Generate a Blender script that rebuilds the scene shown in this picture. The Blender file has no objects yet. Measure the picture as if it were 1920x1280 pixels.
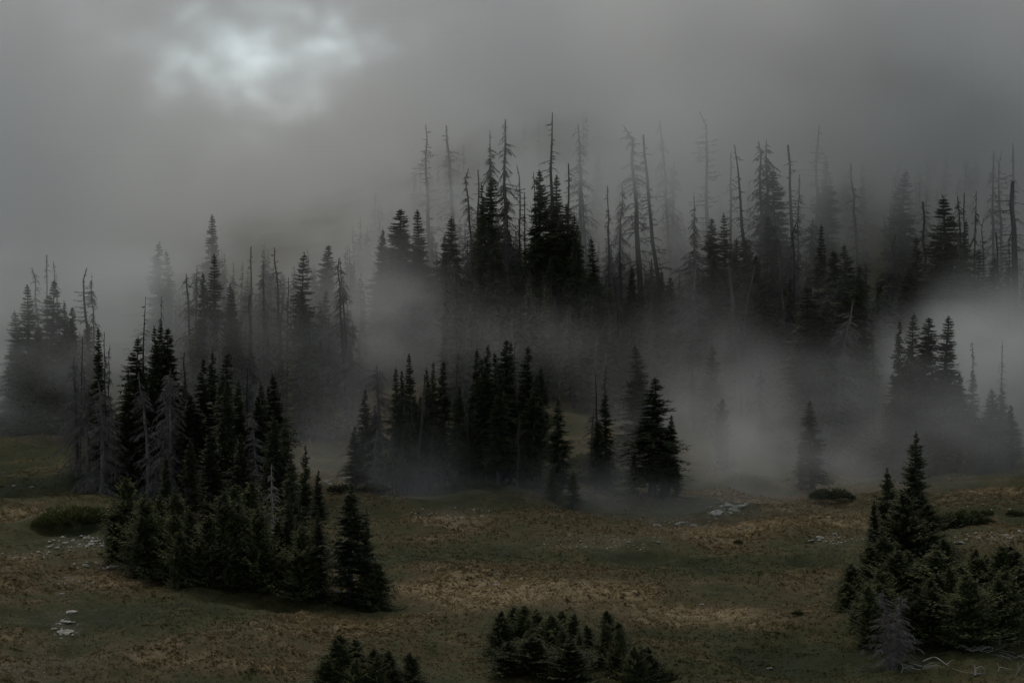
import bpy, bmesh, math, random
import numpy as np
from mathutils import Vector, Matrix, noise as mnoise

R = math.radians
sc = bpy.context.scene
COL = sc.collection
rng = np.random.default_rng(7)
random.seed(7)

# ------------------------------------------------------------------ camera
F_PX = 960 / math.tan(R(10.0))          # focal length in pixels of the 1920 px wide photograph
PITCH = math.atan((640 - 450) / F_PX)   # camera looks slightly down
cam_d = bpy.data.cameras.new('camera')
cam = bpy.data.objects.new('camera', cam_d)
COL.objects.link(cam)
cam_d.sensor_width = 36
cam_d.angle = R(20.0)
cam_d.clip_start = 1
cam_d.clip_end = 6000
cam.location = (0, 0, 0)
cam.rotation_euler = (R(90) - PITCH, 0, 0)
sc.camera = cam

# ------------------------------------------------------------------ sky and sun (overcast, low light)
SUN_EL, SUN_AZ = 52.0, -24.0            # sun behind the cloud, ahead and to the left
w = bpy.data.worlds.new('World')
sc.world = w
w.use_nodes = True
nt = w.node_tree
nt.nodes.clear()
out = nt.nodes.new('ShaderNodeOutputWorld')
bg = nt.nodes.new('ShaderNodeBackground')
bg.inputs['Strength'].default_value = 0.09
sky = nt.nodes.new('ShaderNodeTexSky')
sky.sky_type = 'NISHITA'
sky.sun_disc = False
sky.sun_elevation = R(SUN_EL)
sky.sun_rotation = R(SUN_AZ)
sky.altitude = 2800
sky.air_density = 1.0
sky.dust_density = 4.0
hsv = nt.nodes.new('ShaderNodeHueSaturation')
hsv.inputs['Saturation'].default_value = 0.45
hsv.inputs['Hue'].default_value = 0.465
tc = nt.nodes.new('ShaderNodeTexCoord')
mp = nt.nodes.new('ShaderNodeMapping')
mp.inputs['Scale'].default_value = (3.0, 3.0, 5.0)
cn = nt.nodes.new('ShaderNodeTexNoise')
cn.inputs['Scale'].default_value = 1.6
cn.inputs['Detail'].default_value = 3.0
cr = nt.nodes.new('ShaderNodeMapRange')
cr.inputs['From Min'].default_value = 0.3
cr.inputs['From Max'].default_value = 0.7
cr.inputs['To Min'].default_value = 0.5
cr.inputs['To Max'].default_value = 1.45
mul = nt.nodes.new('ShaderNodeMix')
mul.data_type = 'RGBA'
mul.blend_type = 'MULTIPLY'
mul.inputs[0].default_value = 1.0
L = nt.links.new
L(tc.outputs['Generated'], mp.inputs['Vector'])
L(mp.outputs['Vector'], cn.inputs['Vector'])
L(cn.outputs['Fac'], cr.inputs['Value'])
L(sky.outputs['Color'], hsv.inputs['Color'])
L(hsv.outputs['Color'], mul.inputs[6])
L(cr.outputs['Result'], mul.inputs[7])
L(mul.outputs[2], bg.inputs['Color'])
L(bg.outputs['Background'], out.inputs['Surface'])

sun_d = bpy.data.lights.new('sun', 'SUN')
sun_d.energy = 0.85
sun_d.angle = R(25)
sun_d.color = (1.0, 0.89, 0.74)
sun = bpy.data.objects.new('sun', sun_d)
COL.objects.link(sun)
az, el = R(SUN_AZ), R(SUN_EL)
sdir = Vector((math.sin(az) * math.cos(el), math.cos(az) * math.cos(el), math.sin(el)))
sun.rotation_euler = sdir.to_track_quat('Z', 'Y').to_euler()
sun.location = sdir * 500

sc.view_settings.view_transform = 'Standard'
sc.view_settings.look = 'None'
sc.view_settings.gamma = 1.0
sc.view_settings.use_curve_mapping = False
sc.view_settings.exposure = 0.08

cy = sc.cycles
cy.max_bounces = 6
cy.diffuse_bounces = 2
cy.glossy_bounces = 1
cy.transmission_bounces = 2
cy.volume_bounces = 4
cy.transparent_max_bounces = 4
cy.volume_step_rate = 2.0
cy.volume_max_steps = 256
cy.use_adaptive_sampling = True
cy.adaptive_threshold = 0.02
cy.use_denoising = True
cy.caustics_reflective = False
cy.caustics_refractive = False

# ------------------------------------------------------------------ picture <-> place
cp, sp_ = math.cos(PITCH), math.sin(PITCH)


def at(px, py, Y):
    """The point at depth Y (metres ahead) seen at pixel (px, py) of the photograph."""
    cx, cyy = (px - 960) / F_PX, (640 - py) / F_PX
    dy = cp + cyy * sp_
    dz = -sp_ + cyy * cp
    s = Y / dy
    return Vector((cx * s, Y, dz * s))


# ------------------------------------------------------------------ terrain heights
T_COLS = np.array([-300, 100, 600, 1000, 1300, 1600, 1920, 2300], float)
T_ROWS = [  # depth, picture row of the ground there, one per column
    (180, [1278, 1278, 1282, 1282, 1280, 1278, 1275, 1275]),
    (205, [1150, 1150, 1155, 1155, 1152, 1150, 1145, 1145]),
    (218, [1092, 1094, 1104, 1108, 1104, 1098, 1090, 1090]),
    (240, [1010, 1015, 1042, 1048, 1040, 1022, 1005, 1000]),
    (260, [955, 958, 990, 1000, 1000, 985, 968, 960]),
    (280, [905, 912, 945, 955, 965, 958, 942, 935]),
    (300, [868, 878, 905, 915, 938, 944, 925, 915]),
    (320, [838, 845, 862, 868, 908, 930, 905, 890]),
    (340, [812, 816, 815, 805, 855, 890, 880, 865]),
    (360, [790, 792, 770, 735, 795, 830, 845, 835]),
    (400, [740, 738, 690, 630, 690, 712, 735, 735]),
    (450, [680, 672, 605, 520, 575, 595, 618, 625]),
    (500, [625, 612, 525, 420, 465, 492, 515, 530]),
    (560, [565, 545, 440, 305, 360, 395, 420, 440]),
    (640, [510, 485, 365, 195, 270, 315, 340, 370]),
    (720, [480, 450, 330, 105, 235, 285, 312, 345]),
    (850, [475, 445, 335, 130, 240, 290, 315, 345]),
]
T_Y = np.array([r[0] for r in T_ROWS], float)
T_Z = np.zeros((len(T_ROWS), len(T_COLS)))
for i, (Yv, row) in enumerate(T_ROWS):
    for j, pv in enumerate(row):
        T_Z[i, j] = at(960, pv, Yv).z
T_Y = np.concatenate([[-200, 60, 120], T_Y, [1000, 1200, 4000]])
T_Z = np.concatenate([np.tile(T_Z[:1], (3, 1)) + np.array([[-2], [-1.5], [-.5]]), T_Z, T_Z[-1:] - 4, T_Z[-1:] * 0 - 10, T_Z[-1:] * 0 - 60])


def _cubic(x, xp, fp):
    """Monotone-ish cubic (Catmull-Rom, non-uniform) interpolation along axis 0 of fp at scalar index arrays x."""
    x = np.clip(x, xp[0], xp[-1] - 1e-6)
    k = np.clip(np.searchsorted(xp, x, side='right') - 1, 0, len(xp) - 2)
    h = xp[k + 1] - xp[k]
    t = (x - xp[k]) / h
    m = np.zeros_like(fp)
    d = (fp[1:] - fp[:-1]) / (xp[1:] - xp[:-1])[:, None]
    m[1:-1] = (d[:-1] + d[1:]) / 2
    m[0], m[-1] = d[0], d[-1]
    t = t[:, None]
    h = h[:, None]
    return ((2 * t ** 3 - 3 * t ** 2 + 1) * fp[k] + (t ** 3 - 2 * t ** 2 + t) * h * m[k]
            + (-2 * t ** 3 + 3 * t ** 2) * fp[k + 1] + (t ** 3 - t ** 2) * h * m[k + 1])


_ph = rng.uniform(0, 6.28, 40)
_an = rng.uniform(0, 6.28, 40)


def bumps(x, y):
    z = np.zeros_like(x)
    for i in range(40):
        wl = [34, 21, 13, 8, 5, 3.1, 2.1, 1.5][i // 5]
        a = [.20, .15, .11, .075, .05, .035, .026, .02][i // 5]
        z += a * np.sin((x * math.cos(_an[i]) + y * math.sin(_an[i])) * 6.283 / wl + _ph[i])
    return z


def ground_z(x, y):
    x = np.atleast_1d(np.asarray(x, float))
    y = np.atleast_1d(np.asarray(y, float))
    px = np.clip(960 + x / np.maximum(y, 120) * F_PX, T_COLS[0], T_COLS[-1])
    rows = _cubic(y, T_Y, T_Z)                       # (n, ncols)
    k = np.clip(np.searchsorted(T_COLS, px, side='right') - 1, 0, len(T_COLS) - 2)
    t = (px - T_COLS[k]) / (T_COLS[k + 1] - T_COLS[k])
    t = t * t * (3 - 2 * t)
    n = np.arange(len(px))
    z = rows[n, k] * (1 - t) + rows[n, k + 1] * t
    return z + bumps(x, y)


def ground_at(px, Y):
    """Ground point in picture column px at depth Y."""
    x = (px - 960) / F_PX * Y
    return Vector((x, Y, float(ground_z(x, Y)[0])))


def ground_hit(px, py):
    """Ground point seen at pixel (px, py): walk along the ray."""
    Y = np.arange(150, 500, 0.5)
    a, b = at(px, py, 1.0), at(px, py, 501.0)
    k = (Y - 1.0) / 500.0
    x, z = a.x + (b.x - a.x) * k, a.z + (b.z - a.z) * k
    gz = ground_z(x, Y)
    i = int(np.argmax(z <= gz))
    return Vector((x[i], Y[i], gz[i]))


# ------------------------------------------------------------------ materials
def mat(name):
    m = bpy.data.materials.new(name)
    m.use_nodes = True
    b = m.node_tree.nodes['Principled BSDF']
    b.inputs['Roughness'].default_value = 0.9
    b.inputs['Specular IOR Level'].default_value = 0.15
    return m, m.node_tree, b


def node(nt, kind, **kw):
    n = nt.nodes.new(kind)
    for k, v in kw.items():
        if k in n.inputs:
            n.inputs[k].default_value = v
        else:
            setattr(n, k, v)
    return n


def ramp(nt, stops):
    n = nt.nodes.new('ShaderNodeValToRGB')
    e = n.color_ramp.elements
    while len(e) > len(stops):
        e.remove(e[-1])
    while len(e) < len(stops):
        e.new(1.0)
    for el_, (p, c) in zip(e, stops):
        el_.position = p
        el_.color = (*c, 1)
    return n


def foliage_mat(name, dark, light, var=0.35):
    m, nt, b = mat(name)
    a = node(nt, 'ShaderNodeAttribute', attribute_name='tint')
    oi = nt.nodes.new('ShaderNodeObjectInfo')
    r = ramp(nt, [(0.0, dark), (0.75, tuple((d + l) / 2 for d, l in zip(dark, light))), (1.0, light)])
    mr = node(nt, 'ShaderNodeMapRange', **{'To Min': 1 - var, 'To Max': 1 + var})
    h = node(nt, 'ShaderNodeHueSaturation')
    nt.links.new(a.outputs['Fac'], r.inputs['Fac'])
    nt.links.new(oi.outputs['Random'], mr.inputs['Value'])
    nt.links.new(mr.outputs['Result'], h.inputs['Value'])
    nt.links.new(r.outputs['Color'], h.inputs['Color'])
    nt.links.new(h.outputs['Color'], b.inputs['Base Color'])
    b.inputs['Roughness'].default_value = 0.75
    return m


M_NEEDLE = foliage_mat('spruce_needles', (0.030, 0.035, 0.019), (0.098, 0.102, 0.040))
M_YOUNG = foliage_mat('young_needles', (0.034, 0.040, 0.018), (0.15, 0.15, 0.052))
M_WILLOW = foliage_mat('willow_leaves', (0.085, 0.09, 0.03), (0.21, 0.20, 0.075))
M_BARK = foliage_mat('grey_bark', (0.05, 0.042, 0.038), (0.11, 0.10, 0.095))
M_DEAD = foliage_mat('weathered_dead_wood', (0.105, 0.090, 0.085), (0.27, 0.24, 0.228))
M_SNAG = foliage_mat('dark_dead_wood', (0.045, 0.038, 0.036), (0.13, 0.112, 0.106))
M_PALE = foliage_mat('bleached_wood', (0.24, 0.215, 0.19), (0.45, 0.41, 0.37), 0.15)
M_GRASS, nt, b = mat('meadow_grass')
a_ = node(nt, 'ShaderNodeAttribute', attribute_name='tint')
r_ = ramp(nt, [(0.0, (0.030, 0.036, 0.011)), (0.35, (0.068, 0.063, 0.022)), (0.6, (0.134, 0.100, 0.045)), (1.0, (0.34, 0.255, 0.145))])
nt.links.new(a_.outputs['Fac'], r_.inputs['Fac'])
nt.links.new(r_.outputs['Color'], b.inputs['Base Color'])
tl = nt.nodes.new('ShaderNodeBsdfTranslucent')                  # thin blades let light through
ms = node(nt, 'ShaderNodeMixShader', Fac=0.5)
nt.links.new(r_.outputs['Color'], tl.inputs['Color'])
nt.links.new(b.outputs['BSDF'], ms.inputs[1])
nt.links.new(tl.outputs['BSDF'], ms.inputs[2])
nt.links.new(ms.outputs[0], nt.nodes['Material Output'].inputs['Surface'])

# rock
M_ROCK, nt, b = mat('pale_limestone')
n1 = node(nt, 'ShaderNodeTexNoise', Scale=2.5, Detail=6.0)
r1 = ramp(nt, [(0.3, (0.22, 0.20, 0.17)), (0.5, (0.50, 0.445, 0.37)), (0.75, (0.68, 0.62, 0.53))])
tcn = nt.nodes.new('ShaderNodeTexCoord')
nt.links.new(tcn.outputs['Object'], n1.inputs['Vector'])
nt.links.new(n1.outputs['Fac'], r1.inputs['Fac'])
nt.links.new(r1.outputs['Color'], b.inputs['Base Color'])
bp = node(nt, 'ShaderNodeBump', Strength=0.6, Distance=0.1)
n2 = node(nt, 'ShaderNodeTexNoise', Scale=9.0, Detail=5.0)
nt.links.new(tcn.outputs['Object'], n2.inputs['Vector'])
nt.links.new(n2.outputs['Fac'], bp.inputs['Height'])
nt.links.new(bp.outputs['Normal'], b.inputs['Normal'])

# ground: thin alpine turf with dry, green and bare stony areas ("dry", "bare" are painted areas of the turf itself)
M_GROUND, nt, b = mat('alpine_turf')
geo = nt.nodes.new('ShaderNodeNewGeometry')
mpg = node(nt, 'ShaderNodeMapping')
mpg.inputs['Scale'].default_value = (1.0, 0.55, 1.0)
nt.links.new(geo.outputs['Position'], mpg.inputs['Vector'])
na = node(nt, 'ShaderNodeTexNoise', Scale=0.07, Detail=6.0, Roughness=0.65)
nb = node(nt, 'ShaderNodeTexNoise', Scale=0.9, Detail=8.0, Roughness=0.8)
nc = node(nt, 'ShaderNodeTexNoise', Scale=5.5, Detail=4.0, Roughness=0.7)
for n_ in (na, nb, nc):
    nt.links.new(mpg.outputs['Vector'], n_.inputs['Vector'])
rg = ramp(nt, [(0.32, (0.031, 0.036, 0.012)), (0.46, (0.064, 0.061, 0.022)), (0.58, (0.114, 0.086, 0.040)), (0.76, (0.30, 0.225, 0.125))])
mixn = node(nt, 'ShaderNodeMath', operation='MULTIPLY_ADD')
mixn.inputs[1].default_value = 0.55
nt.links.new(nb.outputs['Fac'], mixn.inputs[0])
half = node(nt, 'ShaderNodeMath', operation='MULTIPLY')
half.inputs[1].default_value = 0.45
nt.links.new(na.outputs['Fac'], half.inputs[0])
nt.links.new(half.outputs[0], mixn.inputs[2])
ad = node(nt, 'ShaderNodeAttribute', attribute_name='dry')
ab = node(nt, 'ShaderNodeAttribute', attribute_name='bare')
addd = node(nt, 'ShaderNodeMath', operation='MULTIPLY_ADD')
addd.inputs[1].default_value = 0.22
nt.links.new(ad.outputs['Fac'], addd.inputs[0])
nt.links.new(mixn.outputs[0], addd.inputs[2])
nt.links.new(addd.outputs[0], rg.inputs['Fac'])
rb = ramp(nt, [(0.35, (0.055, 0.044, 0.034)), (0.55, (0.14, 0.115, 0.085)), (0.68, (0.30, 0.27, 0.22))])
nt.links.new(nc.outputs['Fac'], rb.inputs['Fac'])
bm_ = node(nt, 'ShaderNodeMath', operation='MULTIPLY_ADD')     # bare * (noise contrast)
bm_.inputs[2].default_value = 0.0
nbr = node(nt, 'ShaderNodeMapRange', **{'From Min': 0.42, 'From Max': 0.6})
nt.links.new(nb.outputs['Fac'], nbr.inputs['Value'])
nt.links.new(ab.outputs['Fac'], bm_.inputs[0])
nt.links.new(nbr.outputs['Result'], bm_.inputs[1])
mx = node(nt, 'ShaderNodeMix', data_type='RGBA')
nt.links.new(bm_.outputs[0], mx.inputs[0])
nt.links.new(rg.outputs['Color'], mx.inputs[6])
nt.links.new(rb.outputs['Color'], mx.inputs[7])
nt.links.new(mx.outputs[2], b.inputs['Base Color'])
bp = node(nt, 'ShaderNodeBump', Strength=0.9, Distance=0.25)
nt.links.new(nb.outputs['Fac'], bp.inputs['Height'])
nt.links.new(bp.outputs['Normal'], b.inputs['Normal'])


# ------------------------------------------------------------------ ground sheet
def gauss(px, py, cx, cy_, rx, ry):
    return np.exp(-((px - cx) / rx) ** 2 - ((py - cy_) / ry) ** 2)


DRY = [  # centre (picture column, row of the meadow), reach, amount: where the grass has dried to straw
    (760, 1105, 170, 16, 1.0), (960, 1110, 150, 26, .9), (1120, 1105, 130, 20, .9), (1250, 1150, 180, 22, .8), (1380, 1150, 80, 16, .9),
    (820, 1140, 200, 24, .6), (1150, 1020, 160, 28, .8), (1330, 985, 180, 26, .7), (1500, 960, 170, 26, .6), (1560, 1075, 120, 14, .5),
    (1850, 925, 120, 22, .6), (850, 965, 90, 22, .6), (100, 1060, 170, 14, .7), (520, 1240, 260, 18, .45), (1000, 1060, 200, 8, .3),
    (640, 1180, 170, 18, .55), (180, 1085, 160, 14, .5)]
WET = [(1400, 1240, 260, 40, 1.0), (1300, 1190, 200, 10, .6), (900, 1045, 220, 16, .8), (1400, 1060, 260, 20, .8), (300, 1160, 240, 22, .5), (60, 900, 160, 40, .6)]
BARE = [(130, 1185, 26, 18, 1.0), (120, 1150, 22, 8, .8), (160, 1020, 60, 14, .9), (60, 1042, 70, 10, .6), (185, 1062, 40, 8, .9), (130, 1085, 70, 10, .6),
        (60, 1250, 160, 36, .6), (850, 965, 60, 14, .8), (1150, 1015, 120, 14, .7), (1300, 985, 90, 10, .6), (1360, 955, 40, 8, .7),
        (1560, 1012, 60, 10, .6), (1860, 1010, 70, 10, .7), (640, 900, 30, 14, .6), (900, 1100, 80, 6, .4)]


def paint(px, py):
    d = np.zeros_like(px)
    bb = np.zeros_like(px)
    for c in DRY:
        d += c[4] * gauss(px, py, *c[:4])
    for c in WET:
        d -= c[4] * gauss(px, py, *c[:4])
    for c in BARE:
        bb += c[4] * gauss(px, py, *c[:4])
    return np.clip(d, -1, 1.2), np.clip(bb, 0, 1)


_pw = np.random.default_rng(12).uniform(0, 6.28, (60, 3))


def patches(x, y):
    s = np.zeros_like(x)
    for i, (q, p_, r_) in enumerate(_pw):
        wl = [22, 12, 7, 4, 2.4, 1.4][i // 10]
        s += wl ** .35 * np.sin((x * math.cos(q) + 0.6 * y * math.sin(q)) * 6.283 / wl + p_ + 1.3 * math.sin(r_))
    return s / 10.5


def to_px(x, y, z):
    dep = y * cp - z * sp_
    return 960 + x / dep * F_PX, 640 - (y * sp_ + z * cp) / dep * F_PX


def spaced(segs):
    o = []
    for a, b_, s in segs:
        o.append(np.arange(a, b_, s))
    o.append([segs[-1][1]])
    return np.concatenate(o)


gx = spaced([(-2500, -300, 220), (-300, -100, 8), (-100, 100, 0.8), (100, 300, 8), (300, 2500, 220)])
gy = spaced([(-200, 150, 20), (150, 340, 0.8), (340, 480, 1.8), (480, 760, 5), (760, 1200, 40), (1200, 4000, 350)])
GX, GY = np.meshgrid(gx, gy)
GZ = ground_z(GX.ravel(), GY.ravel())
V = np.stack([GX.ravel(), GY.ravel(), GZ], 1)
nx, ny = len(gx), len(gy)
I = (np.arange(ny - 1)[:, None] * nx + np.arange(nx - 1)[None]).ravel()
Q = np.stack([I, I + 1, I + nx + 1, I + nx], 1)


def mesh_np(name, V, Q, material, tint=None, smooth=False, attrs=None):
    """A mesh from numpy arrays; faces of Q with equal last two indices are triangles."""
    me = bpy.data.meshes.new(name)
    k = Q.shape[1]
    me.vertices.add(len(V))
    me.vertices.foreach_set('co', np.ascontiguousarray(V, dtype=np.float32).ravel())
    me.loops.add(Q.size)
    me.loops.foreach_set('vertex_index', np.ascontiguousarray(Q, dtype=np.int32).ravel())
    me.polygons.add(len(Q))
    me.polygons.foreach_set('loop_start', np.arange(0, Q.size, k, dtype=np.int32))
    me.polygons.foreach_set('loop_total', np.full(len(Q), k, dtype=np.int32))
    if smooth:
        me.polygons.foreach_set('use_smooth', np.ones(len(Q), dtype=bool))
    for an, av in (attrs or {}).items():
        a = me.attributes.new(an, 'FLOAT', 'POINT')
        a.data.foreach_set('value', np.asarray(av, dtype=np.float32))
    if tint is not None:
        a = me.attributes.new('tint', 'FLOAT', 'POINT')
        a.data.foreach_set('value', np.asarray(tint, dtype=np.float32))
    me.materials.append(material)
    me.update()
    return me


def link(name, me, parent=None):
    o = bpy.data.objects.new(name, me)
    COL.objects.link(o)
    o.parent = parent
    return o


PX, PY = to_px(V[:, 0], np.maximum(V[:, 1], 50), V[:, 2])
dry, bare = paint(PX, PY)
dry = dry + 0.28 * patches(V[:, 0], V[:, 1])
near = (V[:, 1] > 150) & (V[:, 1] < 345)
dry[~near] = 0
bare[~near] = 0
ground = link('ground', mesh_np('ground', V, Q, M_GROUND, smooth=True, attrs={'dry': dry, 'bare': bare}))
ground['kind'] = 'structure'
ground['label'] = 'dark mountain meadow of olive and straw coloured grass rising into a foggy slope'


# ------------------------------------------------------------------ plant geometry (numpy)
class Geo:
    def __init__(self):
        self.v, self.q, self.t, self.n = [], [], [], 0

    def add(self, V, Q, T):
        self.v.append(V)
        self.q.append(Q + self.n)
        self.t.append(T)
        self.n += len(V)

    def sprays(self, P, D, U, Ln, Wd, T):
        """Needle sprays: folded diamonds at P along D, lying square to U."""
        n = len(P)
        D = D / np.linalg.norm(D, axis=1, keepdims=True)
        S = np.cross(D, U)
        S /= np.linalg.norm(S, axis=1, keepdims=True) + 1e-9
        Nn = np.cross(S, D)
        Ln, Wd = Ln[:, None], Wd[:, None]
        a = P
        b_ = P + D * Ln * 0.45 + S * Wd * 0.5 - Nn * Wd * 0.22
        c = P + D * Ln
        d_ = P + D * Ln * 0.4 - S * Wd * 0.5 - Nn * Wd * 0.22
        V = np.stack([a, b_, c, d_], 1).reshape(-1, 3)
        Q = np.arange(4 * n).reshape(n, 4)
        self.add(V, Q, np.repeat(T, 4))

    def slivers(self, P, E, Wd, T, rg):
        """Thin twigs: narrow quads from P to E."""
        n = len(P)
        D = E - P
        S = np.cross(D, rg.normal(size=(n, 3)))
        S /= np.linalg.norm(S, axis=1, keepdims=True) + 1e-9
        Wd = Wd[:, None]
        V = np.stack([P - S * Wd / 2, P + S * Wd / 2, E + S * Wd * .15, E - S * Wd * .15], 1).reshape(-1, 3)
        self.add(V, np.arange(4 * n).reshape(n, 4), np.repeat(T, 4))

    def tubes(self, C, Rd, sides, T):
        """Tubes: C (n, k, 3) centre lines, Rd (n, k) radii."""
        n, k, _ = C.shape
        D = np.gradient(C, axis=1)
        D /= np.linalg.norm(D, axis=2, keepdims=True) + 1e-9
        ref = np.where(np.abs(D[..., 2:3]) > 0.9, np.array([1., 0, 0]), np.array([0, 0, 1.]))
        A = np.cross(D, ref)
        A /= np.linalg.norm(A, axis=2, keepdims=True) + 1e-9
        B = np.cross(D, A)
        th = np.arange(sides) * 2 * np.pi / sides
        V = C[:, :, None] + Rd[:, :, None, None] * (A[:, :, None] * np.cos(th)[None, None, :, None] + B[:, :, None] * np.sin(th)[None, None, :, None])
        idx = np.arange(n * k * sides).reshape(n, k, sides)
        a = idx[:, :-1]
        b_ = idx[:, 1:]
        Q = np.stack([a, np.roll(a, -1, 2), np.roll(b_, -1, 2), b_], -1).reshape(-1, 4)
        self.add(V.reshape(-1, 3), Q, np.repeat(T, k * sides))

    def mesh(self, name, material, smooth=False):
        return mesh_np(name, np.concatenate(self.v), np.concatenate(self.q), material, np.concatenate(self.t), smooth)


def trunk_line(H, rg, lean=0.0, k=9, wob=0.008):
    t = np.linspace(0, 1, k)
    x = np.cumsum(rg.normal(0, wob * H, k)) * t + lean * H * t ** 2
    y = np.cumsum(rg.normal(0, wob * H, k)) * t
    return np.stack([x, y, t * H], 1), t


def on_line(C, t, s):
    return np.stack([np.interp(s, t, C[:, i]) for i in range(3)], 1)


def add_live(g, C, t, H, prof, nb_, rg, z0, z1, droop, tip_up, spray, gap=0.0, ragged=0.25):
    """Live needle branches between heights z0..z1 (fractions). prof(f) = branch length at crown fraction f (0 bottom, 1 top)."""
    f = np.sort(rg.uniform(0, 1, nb_) ** 0.92)
    f = np.round(f * nb_ / 6.5) / (nb_ / 6.5) * 0.5 + f * 0.5            # loose whorls
    f = np.clip(f, 0, 1)
    s = z0 + (z1 - z0) * f
    az = rg.uniform(0, 2 * np.pi, nb_)
    lob = 1 + ragged * np.sin(az * 2 + 9 * f + rg.uniform(0, 6)) * 0.5
    Ln = prof(f) * (1 + rg.uniform(-ragged, ragged * 0.6, nb_)) * lob
    if gap:
        Ln *= np.where(rg.uniform(size=nb_) < gap, 0.45, 1)
    base = on_line(C, t, s)
    o = np.stack([np.cos(az), np.sin(az), np.zeros(nb_)], 1)
    side = np.stack([-np.sin(az), np.cos(az), np.zeros(nb_)], 1)
    up = np.array([0, 0, 1.0])
    dr = droop * (1 - 0.75 * f) + rg.normal(0, 0.06, nb_)
    btint = np.clip(rg.normal(0.42, 0.22, nb_), 0, 1)

    def pos(u):
        zz = (0.15 + 0.35 * f) * u - (dr + 0.25) * u ** 2 + tip_up * u ** 3
        return base + o * (Ln * u)[:, None] + up * (Ln * zz)[:, None]
    steps = np.linspace(0.12, 0.96, 8)
    sl = spray * (0.30 + 0.70 * np.minimum(1, Ln / (spray * 2.4)))
    for u in steps:
        P = pos(np.full(nb_, u))
        T0 = np.clip(btint + 0.35 * (u - 0.5) + rg.normal(0, 0.12, nb_), 0, 1)
        for sg in (-1, 1):
            jit = rg.normal(0, 0.22, (nb_, 3))
            D = o * (0.55 + 0.3 * u) + side * sg * (0.95 - 0.45 * u) + up * (-0.12) + jit
            l = (sl * (1.25 - 0.65 * u) + 0.22 * Ln * (1 - u) * 0.6) * rg.uniform(0.7, 1.25, nb_)
            g.sprays(P + rg.normal(0, 0.12, (nb_, 3)) * sl[:, None], D, up + rg.normal(0, 0.35, (nb_, 3)), l, l * 0.42, T0)
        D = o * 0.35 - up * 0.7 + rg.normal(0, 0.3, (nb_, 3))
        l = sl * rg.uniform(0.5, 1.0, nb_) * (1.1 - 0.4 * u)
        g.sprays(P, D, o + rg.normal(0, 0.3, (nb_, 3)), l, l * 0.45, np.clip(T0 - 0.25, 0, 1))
    P = pos(np.full(nb_, 0.9))
    l = sl * rg.uniform(0.7, 1.2, nb_)
    g.sprays(P, o + up * (0.15 + 0.3 * f)[:, None] + rg.normal(0, 0.15, (nb_, 3)), up + rg.normal(0, 0.2, (nb_, 3)), l, l * 0.4, np.clip(btint + 0.3, 0, 1))
    # leader: tight upright sprays at the top
    n = 22
    ss = rg.uniform(z1 - 0.05 * (z1 - z0), z1 + 0.01, n)
    a2 = rg.uniform(0, 6.28, n)
    D = np.stack([np.cos(a2) * 0.45, np.sin(a2) * 0.45, np.full(n, 0.9)], 1)
    l = np.full(n, spray * 0.5) * rg.uniform(0.6, 1.1, n)
    g.sprays(on_line(C, t, np.minimum(ss, 1)), D, np.cross(D, rg.normal(size=(n, 3))), l, l * 0.35, rg.uniform(0.5, 1, n))


def add_dead(g, C, t, H, nb_, rg, s0, s1, length, droop, twigs, thick=0.022, bend=0.0):
    """Bare branches between fractions s0..s1 with drooping twigs; length(f) in metres."""
    f = np.sort(rg.uniform(0, 1, nb_))
    s = s0 + (s1 - s0) * f
    az = rg.uniform(0, 2 * np.pi, nb_)
    Ln = length(f) * rg.uniform(0.15, 1.25, nb_) * np.where(np.sin(f * 23 + az[0]) + np.sin(az * 1.0 + f * 9) > -0.6, 1, 0.3)
    base = on_line(C, t, s)
    o = np.stack([np.cos(az), np.sin(az), np.zeros(nb_)], 1)
    up = np.array([0, 0, 1.0])
    dr = droop * rg.uniform(0.5, 1.4, nb_)
    k = 5
    u = np.linspace(0, 1, k)
    wig = rg.normal(0, 0.05, (nb_, k, 3)) * u[None, :, None]
    Cb = (base[:, None] + (o[:, None] + bend * 0) * (Ln[:, None] * u)[..., None]
          + up * (Ln[:, None] * (0.15 * u - dr[:, None] * u ** 2 + 0.12 * u ** 3))[..., None] + wig * Ln[:, None, None])
    Rd = thick * (1 - 0.8 * u)[None] * (0.5 + 0.5 * Ln[:, None] / Ln.max())
    tint = np.clip(rg.normal(0.45, 0.22, nb_), 0, 1)
    g.tubes(Cb, Rd, 3, tint)
    if twigs:
        bi = np.repeat(np.arange(nb_), twigs)
        n = len(bi)
        uu = rg.uniform(0.15, 1, n)
        kk = np.clip((uu * (k - 1)).astype(int), 0, k - 2)
        fr = uu * (k - 1) - kk
        P = Cb[bi, kk] * (1 - fr)[:, None] + Cb[bi, kk + 1] * fr[:, None]
        side = np.stack([-np.sin(az), np.cos(az), np.zeros(nb_)], 1)[bi] * rg.choice([-1, 1], n)[:, None]
        l = Ln[bi] * rg.uniform(0.18, 0.45, n) * (1.15 - 0.5 * uu)
        D = o[bi] * 0.5 + side * 0.7 - up * (0.25 + 0.9 * droop) + rg.normal(0, 0.28, (n, 3))
        g.slivers(P, P + D * l[:, None], np.full(n, thick * 0.95), np.clip(tint[bi] + rg.normal(0, 0.15, n), 0, 1), rg)


def trunk_geo(C, t, r0, rg, sides=7, top=0.04):
    g = Geo()
    rr = r0 * (top + (1 - top) * (1 - t) ** 0.9)
    rr[0] *= 1.35
    C = C.copy()
    C[0, 2] -= 0.35
    g.tubes(C[None], rr[None], sides, np.array([0.4]))
    T = g.t[0]
    g.t[0] = np.clip(T + rg.normal(0, 0.25, len(T)), 0, 1)
    return g


LIB = {}


def reg(kind, H, parts):
    LIB.setdefault(kind, []).append((H, parts))


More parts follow.
